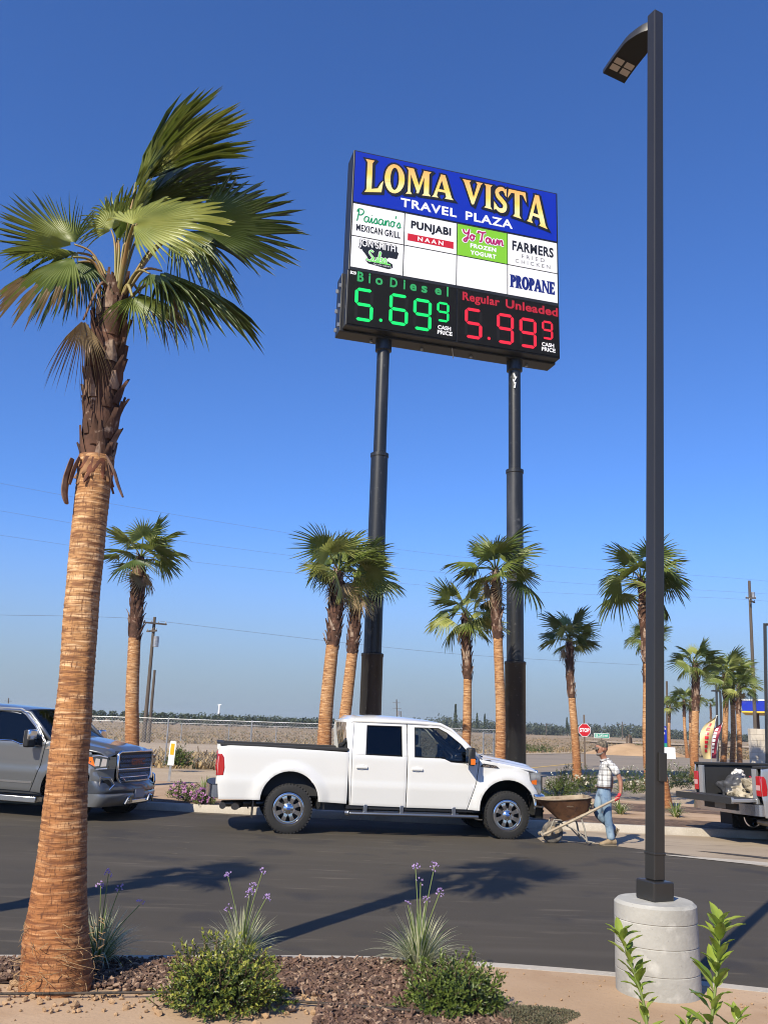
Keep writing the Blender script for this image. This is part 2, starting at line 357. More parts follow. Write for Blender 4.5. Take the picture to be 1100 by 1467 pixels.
# serif display letters as overlapping outlines in a unit-high box: width, [polygons]
def oring(cx, cy, ro, ri, a0, a1, n=14):
    out = []
    for i in range(n):
        a, b_ = lerp(a0, a1, i/n), lerp(a0, a1, (i+1)/n)
        out.append([(cx+ri[0]*cos(a), cy+ri[1]*sin(a)), (cx+ro[0]*cos(a), cy+ro[1]*sin(a)), (cx+ro[0]*cos(b_), cy+ro[1]*sin(b_)), (cx+ri[0]*cos(b_), cy+ri[1]*sin(b_))])
    return out
def wstroke(pts, ws):
    out = []
    P = [V((x, y)) for x, y in pts]
    for i in range(len(P)-1):
        def nrm(j):
            d = P[min(j+1, len(P)-1)] - P[max(j-1, 0)]; d.normalize(); return V((-d.y, d.x))
        a, c = nrm(i) * ws[i] / 2, nrm(i+1) * ws[i+1] / 2
        out.append([tuple(P[i]-a), tuple(P[i+1]-c), tuple(P[i+1]+c), tuple(P[i]+a)])
    return out
STEM = lambda x: [(x, 0), (x+.42, 0), (x+.33, .09), (x+.33, .91), (x+.42, 1), (x, 1), (x+.09, .91), (x+.09, .09)]
SPTS = [tuple(p)[:2] for p in crv([(.62, .78, 0), (.52, .92, 0), (.34, .93, 0), (.17, .80, 0), (.22, .62, 0), (.42, .48, 0), (.58, .33, 0), (.53, .13, 0), (.32, .06, 0), (.14, .14, 0), (.07, .27, 0)], 3)]
GLY = {
 'L': (.86, [STEM(0), [(.3, 0), (.8, 0), (.87, .38), (.76, .29), (.62, .12), (.3, .1)]]),
 'O': (.96, oring(.48, .5, (.48, .52), (.21, .40), 0, 2*pi, 22)),
 'M': (1.22, [[(0, 0), (.3, 0), (.22, .1), (.22, .92), (.32, 1), (0, 1), (.1, .91), (.1, .1)], [(.1, 1), (.36, 1), (.66, .3), (.56, .06)], [(.50, .06), (.62, .06), (.98, 1), (.86, 1)], [(.78, 0), (1.22, 0), (1.12, .09), (1.12, .91), (1.22, 1), (.84, 1), (.88, .91), (.88, .09)]]),
 'A': (1.06, [[(-.02, 0), (.3, 0), (.22, .09), (.52, .93), (.46, 1), (.40, .96), (.07, .09)], [(.40, 1), (.62, 1), (.96, .09), (1.06, 0), (.62, 0), (.69, .09), (.42, .86)], [(.25, .26), (.7, .26), (.7, .36), (.28, .36)]]),
 'V': (1.02, [[(-.02, 1), (.42, 1), (.34, .91), (.58, .22), (.53, 0), (.46, 0), (.06, .91)], [(.66, 1), (1.02, 1), (.92, .91), (.56, 0), (.50, .06), (.52, .2), (.74, .91)]]),
 'I': (.42, [STEM(0)]),
 'S': (.68, wstroke(SPTS, [.07 + .13 * sin(pi * i / (len(SPTS)-1)) ** .6 for i in range(len(SPTS))]) + [[(.56, .74), (.66, .66), (.66, .99), (.58, .94)], [(.02, .02), (.10, .07), (.12, .26), (.02, .36)]]),
 'T': (.92, [[(.02, 1), (.9, 1), (.95, .64), (.84, .78), (.76, .88), (.16, .88), (.08, .78), (-.03, .64)], [(.33, .9), (.33, .09), (.24, 0), (.68, 0), (.59, .09), (.59, .9)]]),
 'P': (.72, [STEM(0)] + oring(.33, .72, (.39, .28), (.15, .19), -pi/2, pi/2, 10)),
 'R': (.84, [STEM(0)] + oring(.33, .74, (.37, .26), (.14, .17), -pi/2, pi/2, 10) + [[(.36, .52), (.52, .52), (.76, .09), (.86, 0), (.62, 0), (.52, .1)]]),
 'N': (1.0, [[(0, 0), (.26, 0), (.18, .08), (.18, .92), (.26, 1), (0, 1), (.08, .92), (.08, .08)], [(.02, 1), (.28, 1), (.92, 0), (.78, 0)], [(.74, 1), (1.0, 1), (.92, .92), (.92, 0), (.82, 0), (.82, .92)]]),
 'E': (.74, [STEM(0), [(.3, 1), (.7, 1), (.72, .72), (.62, .84), (.54, .9), (.3, .9)], [(.3, .1), (.54, .1), (.64, .16), (.74, .3), (.72, 0), (.3, 0)], [(.3, .45), (.55, .45), (.55, .56), (.3, .56)]]),
}
def grow(poly, d):                                # polygon pushed outward by d (mitred)
    n = len(poly); ar = sum(poly[i][0]*poly[(i+1) % n][1] - poly[(i+1) % n][0]*poly[i][1] for i in range(n))
    P = [V((x, y)) for x, y in (poly if ar > 0 else poly[::-1])]; out = []
    for i in range(n):
        e0 = (P[i]-P[i-1]); e1 = (P[(i+1) % n]-P[i])
        if e0.length < 1e-6 or e1.length < 1e-6: out.append(tuple(P[i])); continue
        e0.normalize(); e1.normalize(); n0 = V((e0.y, -e0.x)); n1 = V((e1.y, -e1.x)); mm = n0 + n1
        l = mm.length; mm = mm / l if l > .3 else n0
        out.append(tuple(P[i] + mm * (d / max(.45, mm.dot(n0)))))
    return out
def glyphs(mb, s, scale_x, u0, put, warp, mi, grow_by=0., gap=.06, step=.0006, base=0.):
    """serif word: warp(u, y01) -> v; each outline sits a hair in front of the last"""
    u = u0; k = 0
    for ch in s:
        if ch == ' ': u += .38 * scale_x; continue
        w, polys = GLY[ch]
        for pl in polys:
            q = [(u + x * scale_x, warp(u + x * scale_x, y)) for x, y in pl]
            if grow_by: q = grow(q, grow_by)
            ar = sum(q[i][0]*q[(i+1) % len(q)][1] - q[(i+1) % len(q)][0]*q[i][1] for i in range(len(q)))
            if ar < 0: q = q[::-1]
            d = base + step * (k % 7); k += 1
            mb.add([put(x, y, d) for x, y in q], [tuple(range(len(q)))], mi)
        u += (w + gap) * scale_x
    return u
def word_width(s, gap=.06): return sum(.38 if c == ' ' else GLY[c][0] + gap for c in s) - gap
# handwritten letters: list of strokes in x-height units (x, y), advance
HAND = {
 'P': ([[(.1, -.1), (.25, .8), (.35, 1.9), (.1, 1.6), (.3, 2.1), (.9, 2.1), (1.05, 1.6), (.7, 1.1), (.3, 1.1)]], 1.1),
 'a': ([[(.75, .85), (.4, 1), (.1, .6), (.15, .1), (.45, 0), (.72, .5), (.78, .95), (.72, .3), (.85, 0), (1.0, .2)]], 1.0),
 'i': ([[(.0, .2), (.2, .9), (.18, .2), (.3, 0), (.5, .25)], [(.22, 1.35), (.27, 1.45)]], .5),
 's': ([[(.0, .2), (.35, 1.0), (.5, .5), (.4, .05), (.1, .05), (.5, .1), (.65, .25)]], .65),
 'n': ([[(.0, .2), (.15, .95), (.15, 0), (.3, .7), (.55, 1), (.65, .6), (.65, .1), (.85, .15)]], .85),
 'o': ([[(.6, .9), (.3, 1), (.05, .5), (.3, 0), (.6, .4), (.5, .95), (.8, .8)]], .75),
 "'": ([[(.15, 2.1), (.05, 1.6)]], .25),
 'Y': ([[(.0, 1.9), (.15, 1.3), (.5, 1.1), (.8, 1.5), (.9, 2.1), (.75, .8), (.45, -.5), (.1, -.4), (.4, .1), (.9, .3)]], 1.0),
 'T': ([[(-.1, 1.6), (.0, 2.0), (.5, 1.9), (1.1, 2.1)], [(.6, 1.95), (.5, 1), (.4, .1), (.1, .05)]], 1.05),
 'w': ([[(.0, .9), (.1, .1), (.35, .1), (.5, .9), (.55, .1), (.8, .1), (1.0, .95), (1.1, .85)]], 1.1),
 'S': ([[(1.0, 1.8), (.7, 2.1), (.35, 1.7), (.6, 1.2), (.9, .7), (.6, .05), (.1, .1), (-.1, .4)]], 1.05),
 'u': ([[(.0, .9), (.05, .2), (.3, 0), (.55, .4), (.6, .95), (.6, .2), (.8, .05)]], .8),
 'b': ([[(.0, .2), (.3, 1.9), (.15, 1.9), (.1, .3), (.4, 0), (.6, .5), (.4, .9), (.75, .8)]], .75),
 ' ': ([], .55),
}
def hand(mb, s, box, put, width, mi, d=.002, rise=0.):
    u0, u1, v0, v1 = box; X = 0; ss = []
    for c in s:
        st, adv = HAND[c]
        for q in st: ss.append([(X + x, y) for x, y in q])
        X += adv
    allp = [p for q in ss for p in q]; x0 = min(p[0] for p in allp); x1 = max(p[0] for p in allp); y0 = min(p[1] for p in allp); y1 = max(p[1] for p in allp)
    k = 0
    for q in ss:
        P = [tuple(p)[:2] for p in crv([(lerp(u0, u1, (x-x0)/(x1-x0)), lerp(v0, v1, (y-y0)/(y1-y0)) + rise*(x-x0)/(x1-x0), 0) for x, y in q], 5)]
        for pl in wstroke(P, [width] * len(P)):
            k += 1; mb.add([put(x, y, d + .0004 * (k % 5)) for x, y in pl], [(0, 1, 2, 3)], mi)

# ================================================================ the pylon sign
def paint(name, col, rough=.35): return mat(name, col, rough, coat=.1)
S_BLUE = paint('sign blue', (.004, .022, .37)); S_WHITE = paint('sign white', (.80, .80, .80)); S_BLACK = paint('sign black', (.006, .006, .007), .45)
S_RED = paint('sign red', (.52, .012, .02)); S_GREEN = paint('sign lime', (.20, .52, .02)); S_NAVY = paint('sign navy', (.012, .02, .16)); S_DKGREEN = paint('sign forest', (.01, .28, .10)); S_PINK = paint('sign magenta', (.42, .02, .13)); S_LIME2 = paint('sign pale lime', (.2, .75, .15)); S_GREY = paint('sign grey lettering', (.2, .2, .2))
S_DISP = mat('price board black', (.0025, .0025, .003), .7, spec=.2)
S_SEG0 = mat('unlit segment', (.008, .008, .009), .7, spec=.2)
S_LEDG = mat('green led', (.0, .25, .06), .5, emit=((.0, 1, .16), .6)); S_LEDR = mat('red led', (.25, .006, .012), .5, emit=((1, .012, .04), .62))
S_TXTG = paint('green film lettering', (.03, .33, .09)); S_TXTR = paint('red film lettering', (.42, .014, .02))
CAB = mat('black cabinet metal', (.010, .010, .011), .45, noise=[(2, (.4, .7), (.018, .018, .019), 5)])
POLE = mat('black painted steel pole', (.012, .0125, .0135), .38, noise=[(1.2, (.52, .72), (.05, .05, .052), 7, (1, 1, .35)), (9, (.62, .8), (.10, .10, .10), 6)], bump=(20, .1, .01))
def goldmat():
    M = mat('gold lettering', (.95, .6, .12), .35); t = M.node_tree; N = t.nodes; L = t.links
    tc = N.new('ShaderNodeTexCoord'); sp = N.new('ShaderNodeSeparateXYZ'); L.new(tc.outputs['Object'], sp.inputs[0])
    mr = N.new('ShaderNodeMapRange'); mr.inputs['From Min'].default_value = 18.5 ; mr.inputs['From Max'].default_value = 19.75; L.new(sp.outputs['Z'], mr.inputs['Value'])
    cr = N.new('ShaderNodeValToRGB'); e = cr.color_ramp.elements
    e[0].position = 0; e[0].color = (.93, .62, .16, 1); e[1].position = 1; e[1].color = (.88, .40, .10, 1)
    for ps, c in ((.30, (.95, .78, .36, 1)), (.55, (.93, .58, .10, 1)), (.75, (.92, .50, .16, 1))):
        x = e.new(ps); x.color = c
    L.new(mr.outputs[0], cr.inputs[0]); L.new(cr.outputs[0], N['Principled BSDF'].inputs['Base Color']); return M
GOLD = goldmat()
TLp = V((-1.37, 24.7, 0)); SANG = radians(15.92)
sign = thing('pylon_sign', 'tall black pylon sign on two stepped poles with shop panels and fuel prices', 'sign', TLp, (0, 0, SANG))
# local frame: x along the face, y away from the viewer, z up (world heights)
def at(d0=0.): return lambda u, v, d=0.: (u, -.001 - d0 - d, v)
SW = 7.27
mb = MB()
mb.box((0, .0, 15.66), (SW, .78, 19.95)); mb.box((-.12, .36, 13.72), (SW + .02, .95, 15.70)); mb.box((-.02, .0, 13.78), (SW + .0, .36, 15.655))
cabn = mb.build('cabinet', CAB, sign, bevel=.02)
mb = MB()
for z in (13.95, 14.6, 15.3): mb.cbox((-.15, .42, z), (.06, .05, .12)); mb.cbox((-.15, .85, z), (.06, .05, .12))
for u in (1.0, 2.7, 4.4, 6.4): mb.lathe([(.05, 13.66), (.05, 13.73)], 10, c=(u, .7, 0))
mb.tube([(3.6, .3, 13.70), (3.9, 1.0, 13.69)], .015, 5)
mb.build('bracket', STEEL, sign)
# header
mb = MB(); mb.box((.06, -.012, 18.07), (SW - .06, .0, 19.90)); hp = mb.build('header_panel', S_BLUE, sign)
bot = lambda u: 18.83 - .36 * ((u - 3.62) / 3.2) ** 2; top = lambda u: 19.70 - .02 * ((u - 3.6) / 3.2) ** 2
warp = lambda u, y: lerp(bot(u), top(u), y)
sx = (6.86 - .40) / word_width('LOMA VISTA', .07)
for i, (mm, g, d) in enumerate(((S_WHITE, .085, .014), (S_BLACK, .060, .020), (GOLD, 0, .026))):
    mb = MB()
    glyphs(mb, 'LOMA VISTA', sx, .40, at(d), warp, 0, g, gap=.07)
    if i == 1: glyphs(mb, 'LOMA VISTA', sx, .445, at(d - .003), lambda u, y: warp(u, y) - .035, 0, g, gap=.07)
    if i != 0: mb.build('lettering', mm, hp)
mb = MB(); text_fit(mb, 'TRAVEL', (1.63, 3.57, 18.22, 18.54), at(.014), bold=.028, spacing=1.12); text_fit(mb, 'PLAZA', (3.88, 5.58, 18.21, 18.53), at(.014), bold=.028, spacing=1.12)
mb.build('lettering', S_WHITE, hp)
# tenant panels
cols = [(.06, 1.765), (1.80, 3.575), (3.61, 5.375), (5.41, SW - .06)]
rows = [(16.875, 18.0), (15.77, 16.84)]
def panel_(c, r, m_): 
    (a, b_), (z0, z1) = cols[c], rows[r]
    mb = MB(); mb.box((a, -.012, z0), (b_, 0, z1)); return mb.build('tenant_panel', m_, sign)
def letters(p, m_, *items, **k):
    mb = MB()
    for s, box, bold, sp in items: text_fit(mb, s, box, at(.014), bold=bold, spacing=sp, **k)
    mb.build('lettering', m_, p)
p = panel_(0, 0, S_WHITE)
mb = MB(); hand(mb, "Paisano's", (.20, 1.66, 17.40, 17.83), at(.014), .040, 0); mb.build('lettering', S_DKGREEN, p)
letters(p, S_BLACK, ('MEXICAN GRILL', (.19, 1.65, 17.05, 17.29), .03, 1.1))
p = panel_(1, 0, S_WHITE); letters(p, S_BLACK, ('PUNJABI', (2.0, 3.38, 17.42, 17.79), .045, 1.08))
mb = MB(); mb.box((1.90, -.016, 17.05), (3.47, -.0125, 17.30)); band = mb.build('band', S_RED, p)
mb = MB(); text_fit(mb, 'NAAN', (2.24, 3.12, 17.10, 17.25), at(.018), bold=.03, spacing=1.5); mb.build('lettering', S_WHITE, p)
p = panel_(2, 0, S_GREEN)
mb = MB(); hand(mb, 'Yo Town', (3.80, 5.24, 17.42, 17.88), at(.014), .125, 0); mb.build('lettering', S_WHITE, p)
mb = MB(); hand(mb, 'Yo Town', (3.80, 5.24, 17.42, 17.88), at(.020), .060, 0); mb.build('lettering', S_PINK, p)
letters(p, S_WHITE, ('FROZEN', (4.06, 4.98, 17.22, 17.38), .05, 1.15), ('YOGURT', (4.06, 4.98, 16.97, 17.13), .05, 1.15))
p = panel_(3, 0, S_WHITE); letters(p, S_BLACK, ('FARMERS', (5.56, 7.08, 17.42, 17.79), .035, 1.08)); letters(p, S_GREY, ('FRIED', (5.90, 6.74, 17.19, 17.33), .006, 1.6), ('CHICKEN', (5.67, 6.95, 16.98, 17.12), .006, 1.6))
p = panel_(0, 1, S_WHITE)
mb = MB()
text_fit(mb, 'JON SMITH', (.29, 1.52, 16.455, 16.795), at(.013), bold=.075); text_fit(mb, 'JON SMITH', (.33, 1.56, 16.42, 16.75), at(.0126), bold=.075)
for q in ([(.30, 16.60), (.46, 16.34), (1.56, 16.30), (1.62, 16.52), (1.50, 16.62), (.36, 16.66)], [(.46, 16.36), (1.30, 16.32), (1.20, 16.2), (1.42, 16.10), (1.44, 15.98), (1.30, 15.90), (.62, 15.98), (.52, 16.10), (.60, 16.18)]):
    mb.prism(q[::-1], lambda x, y: (x, -.0145 if q[0][0] < .4 else -.0155, y), lambda x, y: (x, -.0122, y))
mb.build('lettering', S_BLACK, p)
mb = MB(); text_fit(mb, 'JON SMITH', (.31, 1.50, 16.47, 16.78), at(.0175), bold=.012); hand(mb, 'Subs', (.56, 1.24, 16.08, 16.44), at(.016), .075, 0); text_fit(mb, 'NOW OPEN', (.80, 1.38, 15.97, 16.01), at(.0175)); mb.build('lettering', S_WHITE, p)
mb = MB(); hand(mb, 'Subs', (.56, 1.24, 16.08, 16.44), at(.020), .040, 0); mb.add([at(.020)(*q) for q in ((.6, 16.06), (1.36, 16.04), (1.34, 16.08), (.62, 16.09))], [(0, 1, 2, 3)]); mb.build('lettering', S_LIME2, p)
panel_(1, 1, S_WHITE); panel_(2, 1, S_WHITE)
p = panel_(3, 1, S_WHITE); mb = MB(); glyphs(mb, 'PROPANE', (7.10 - 5.49) / word_width('PROPANE', .03), 5.49, at(.014), lambda u, y: lerp(16.07, 16.50, y), 0, .016, gap=.03); mb.build('lettering', S_NAVY, p)
# price displays
SEG = {'5': 'afgcd', '6': 'afgecd', '9': 'abcdfg'}
def seg_polys(u0, u1, v0, v1, t):
    s = .06 * (u1 - u0); vm = (v0 + v1) / 2; g = t * .14; h = t / 2
    def hz(v, a, c): return [(a + h + g, v - h), (c - h - g, v - h), (c - g, v), (c - h - g, v + h), (a + h + g, v + h), (a + g, v)]
    def vt(u, a, c): return [(u - h, a + h + g), (u, a + g), (u + h, a + h + g), (u + h, c - h - g), (u, c - g), (u - h, c - h - g)]
    return {'a': hz(v1 - h, u0 + h, u1 - h), 'g': hz(vm, u0 + h, u1 - h), 'd': hz(v0 + h, u0 + h, u1 - h), 'f': vt(u0 + h, vm, v1 - h), 'b': vt(u1 - h, vm, v1 - h), 'e': vt(u0 + h, v0 + h, vm), 'c': vt(u1 - h, v0 + h, vm)}
def price(u0, u1, digits, dot, led, m_txt, name, cash):
    mb = MB(); mb.box((u0, -.03, 13.82), (u1, .0, 15.64)); p = mb.build('price_display', S_DISP, sign, bevel=.008)
    on, off = MB(), MB()
    for ch, (a, b_, c, d), t in digits:
        for k, pl in seg_polys(a, b_, c, d, t).items():
            (on if k in SEG[ch] else off).add([at(.034)(x, y) for x, y in pl], [tuple(range(6))])
    on.add([at(.034)(dot[0] + .055 * cos(q * pi / 6), dot[1] + .055 * sin(q * pi / 6)) for q in range(12)], [tuple(range(12))])
    on.build('price_digits', led, p); off.build('unlit_segments', S_SEG0, p)
    mb = MB()
    for it in name: text_fit(mb, it[0], it[1], at(.034), bold=.03, spacing=it[2])
    mb.build('lettering', m_txt, p)
    mb = MB(); text_fit(mb, 'CASH', (cash[0], cash[0] + .44, 14.12, 14.26), at(.034), bold=.03); text_fit(mb, 'PRICE', (cash[0] - .01, cash[0] + .49, 13.95, 14.09), at(.034), bold=.03)
    if u0 < 1: text_fit(mb, 'B20', (.06, .25, 15.50, 15.61), at(.034), bold=.03)
    mb.build('lettering', S_WHITE, p)
price(.03, 3.61, [('5', (.24, .84, 13.97, 15.08), .105), ('6', (1.36, 1.98, 14.03, 15.09), .105), ('9', (2.15, 2.76, 13.98, 15.06), .105), ('9', (2.94, 3.35, 14.39, 15.07), .075)], (1.10, 14.10), S_LEDG, S_TXTG,
      [('B', (.29, .50, 15.29, 15.63), 1), ('i', (.66, .72, 15.29, 15.63), 1), ('o', (.88, 1.12, 15.29, 15.53), 1), ('D', (1.36, 1.60, 15.29, 15.62), 1), ('i', (1.80, 1.86, 15.29, 15.62), 1), ('e', (2.02, 2.24, 15.29, 15.53), 1), ('s', (2.40, 2.60, 15.29, 15.53), 1), ('e', (2.86, 3.08, 15.30, 15.54), 1), ('l', (3.26, 3.32, 15.30, 15.64), 1)], (2.98, 0))
price(3.65, SW - .02, [('5', (3.89, 4.49, 13.98, 15.04), .105), ('9', (5.0, 5.6, 13.98, 15.04), .105), ('9', (5.80, 6.41, 13.97, 15.02), .105), ('9', (6.61, 7.01, 14.38, 15.04), .075)], (4.73, 14.08), S_LEDR, S_TXTR,
      [('Regular', (3.80, 5.10, 15.18, 15.57), 1.06), ('Unleaded', (5.31, 7.20, 15.26, 15.57), 1.06)], (6.60, 0))
for u in (1.40, 5.92):
    zb = gz(TLp.x + u * cos(SANG), 25.8) - .1
    prof = [(.315, zb), (.315, 3.78), (.33, 3.80), (.33, 3.87), (.265, 3.90), (.265, 9.84), (.285, 9.86), (.285, 9.96), (.20, 10.0), (.20, 13.35), (.26, 13.38), (.26, 13.75)]
    MB().lathe(prof, 32, c=(u, .62, 0)).build('pole', POLE, sign, smooth=40)
mb = MB()
for a, bb, w in (((5.80, .41, 13.2), (5.86, .415, 13.05), .03), ((5.9, .41, 13.1), (5.82, .415, 12.95), .02), ((5.86, .41, 12.9), (5.83, .41, 12.7), .025), ((5.78, .43, 13.0), (5.84, .42, 12.85), .018)): mb.tube([a, bb], w, 5)
mb.build('paint_drip', S_WHITE, sign)

# ================================================================ parking-lot lamp
LB = hit(938, 1437, .15); LB.x = aty(938, 1300, LB.y + .29).x
FH = aty(938, 1289, LB.y + .29).z - .13
LMET = mat('bronze painted lamp pole', (.022, .021, .0195), .36, coat=.15, noise=[(3, (.4, .7), (.028, .027, .025), 4, (1, 1, .2))])
LCONC = mat('cast concrete', (.37, .36, .325), .85, noise=[(2.2, (.40, .64), (.27, .262, .235), 8), (9, (.54, .74), (.46, .45, .41), 6), (60, (.68, .75), (.2, .19, .17), 3)], bump=(35, .5, .006))
lp = thing('lamp_post', 'tall dark bronze square lamp post on a round concrete footing in front', 'lamp post', (LB.x, LB.y + .29, .13), (0, 0, radians(-64)))
LT = aty(938, 20, LB.y + .29); LTOP = LT.z - .13; tilt = atan2(LT.x - LB.x, LT.z - .13 - FH)
R = lambda z: .283 - .010 * z
seamz = [FH * .27, FH * .55, FH * .80]; zz = 0.; prof = [(R(0), -.05)]
for s in seamz: prof += [(R(s), s - .005), (R(s) - .004, s), (R(s) + .001, s + .005)]
prof += [(R(FH), FH - .02), (R(FH) - .022, FH), (.001, FH + .002)]
MB().lathe(prof, 56).build('footing', LCONC, lp, smooth=35)
def tm(z): return Matrix.Translation((0, 0, FH)) @ Matrix.Rotation(tilt, 4, Matrix.Rotation(radians(64), 3, 'Z') @ V((0, 1, 0)))
MB().box((-.092, -.092, 0), (.092, .092, .13), mat=tm(0)).build('base_cover', LMET, lp, bevel=.01)
PW = .049
MB().box((-PW, -PW, .131), (PW, PW, LTOP - FH), mat=tm(0)).build('pole', LMET, lp, bevel=.008)
mb = MB(); mb.box((-PW - .004, -PW - .004, .30), (PW + .004, PW + .004, .315), mat=tm(0)); mb.build('band', LMET, lp, bevel=.003); mb = MB(); mb.box((-PW - .0015, -.012, .20), (-PW + .001, .0, .25), mat=tm(0)); mb.build('scuff', S_WHITE, lp); mb = MB(); mb.cbox((PW + .008, 0.02, .9), (.016, .07, .2), mat=tm(0)); mb.build('hand_hole_cover', LMET, lp, bevel=.004)
# luminaire: a curved shoebox head on the left of the pole
hd = LTOP - FH
def arc(t): return (-PW - .50 * t, hd - .10 - .13 * t ** 1.8)
mb = MB(); n = 12
HW = lambda t: lerp(.045, .13, min(1, t * 2.6) ** .7)
vs = []
for i in range(n + 1):
    t = i / n; x, z = arc(t); th = lerp(.07, .02, t)
    for (y, o) in ((-HW(t), -.012), (-HW(t) * .85, th * .6), (HW(t) * .85, th * .6), (HW(t), -.012), (HW(t), -.05), (-HW(t), -.05)): vs.append(tm(0) @ V((x, y, z + o)))
fs = [(i*6+j, (i+1)*6+j, (i+1)*6+(j+1) % 6, i*6+(j+1) % 6) for i in range(n) for j in range(6)] + [tuple(range(6)), tuple(n*6+j for j in range(6))][::1]
mb.add(vs, fs); lh = mb.build('lamp_head', LMET, lp, smooth=50)
mb = MB()
for i in (0, 1):
    for j in (-1, 1):
        t0, t1 = .66 + i * .12, .76 + i * .12
        P = []
        for t, y in ((t0, j * .012), (t0, j * .108), (t1, j * .108), (t1, j * .012)):
            x, z = arc(t); P.append(tm(0) @ V((x, y, z - .056)))
        mb.add(P, [(0, 1, 2, 3)])
mb.build('lens', mat('lamp lens', (.55, .5, .45), .3), lh)
# ================================================================ pickups
# local frame: x forward from the rear axle, y to the left, z up from the ground; right-hand side is y < 0
P_WHITE = mat('white car paint', (.665, .66, .64), .3, coat=1., coatr=.03, noise=[(.6, (.4, .8), (.635, .625, .595), 4)])
P_GREY = mat('satin steel car paint', (.165, .168, .17), .34, .6, coat=1., coatr=.03)
P_SILVER = mat('silver car paint', (.42, .43, .44), .32, .6, coat=1., coatr=.04)
GLASSM = glass('tinted window', (.02, .023, .026)); GLASSC = glass('clear window', (.70, .74, .73))
REDL = mat('red lamp lens', (.36, .008, .012), .12, coat=1.); AMBER = mat('amber lens', (.75, .16, .01), .2, coat=1.); CLEARL = mat('clear lamp lens', (.35, .37, .39), .08, .6, coat=1.)
STEPM = mat('step bar metal', (.32, .33, .35), .3, .9); LINER = mat('bed liner', (.02, .02, .021), .75, bump=(150, .4, .004)); SEATM = mat('seat fabric', (.06, .055, .05), .9)
GREYMETAL = mat('bumper chrome', (.66, .66, .66), .24, 1.)

def refine(pts, yf, side, dx=.07, dz=.06):
    """side-view outline (x, z) -> smooth panel following the body's side"""
    bm = bmesh.new(); bm.faces.new([bm.verts.new((x, 0, z)) for x, z in pts])
    for ax, d, k in ((V((1, 0, 0)), dx, 0), (V((0, 0, 1)), dz, 1)):
        lo, hi = min(p[k] for p in pts), max(p[k] for p in pts); n = int((hi - lo) / d)
        for i in range(1, n + 1):
            c = ax * (lo + (hi - lo) * i / (n + 1))
            bmesh.ops.bisect_plane(bm, geom=bm.verts[:] + bm.edges[:] + bm.faces[:], plane_co=c, plane_no=ax, dist=1e-5)
    bmesh.ops.triangulate(bm, faces=[f for f in bm.faces if len(f.verts) > 4])
    for v in bm.verts: v.co.y = side * yf(v.co.x, v.co.z)
    return bm
def panel(name, outlines, yf, side, m, parent, thick=.025, bevel=.006):
    me = bpy.data.meshes.new(name); big = bmesh.new()
    for pts in outlines:
        bm = refine(pts, yf, side); t = bpy.data.meshes.new('t'); bm.to_mesh(t); bm.free(); big.from_mesh(t); bpy.data.meshes.remove(t)
    bmesh.ops.remove_doubles(big, verts=big.verts, dist=2e-4)
    bmesh.ops.recalc_face_normals(big, faces=big.faces)
    if sum(f.normal.y * f.calc_area() for f in big.faces) * side < 0: bmesh.ops.reverse_faces(big, faces=big.faces)
    big.to_mesh(me); big.free(); me.materials.append(m)
    o = finish(name, me, parent, smooth=35, fix=False)
    s = o.modifiers.new('solid', 'SOLIDIFY'); s.thickness = thick; s.offset = -1
    if bevel:
        b = o.modifiers.new('bevel', 'BEVEL'); b.width = bevel; b.segments = 2; b.limit_method = 'ANGLE'; b.angle_limit = radians(50)
    return o
def archpts(cx, cz, r, a0, a1, n=16, rx=None): return [(cx + (rx or r) * cos(a), cz + r * sin(a)) for a in arange(a0, a1, n)]

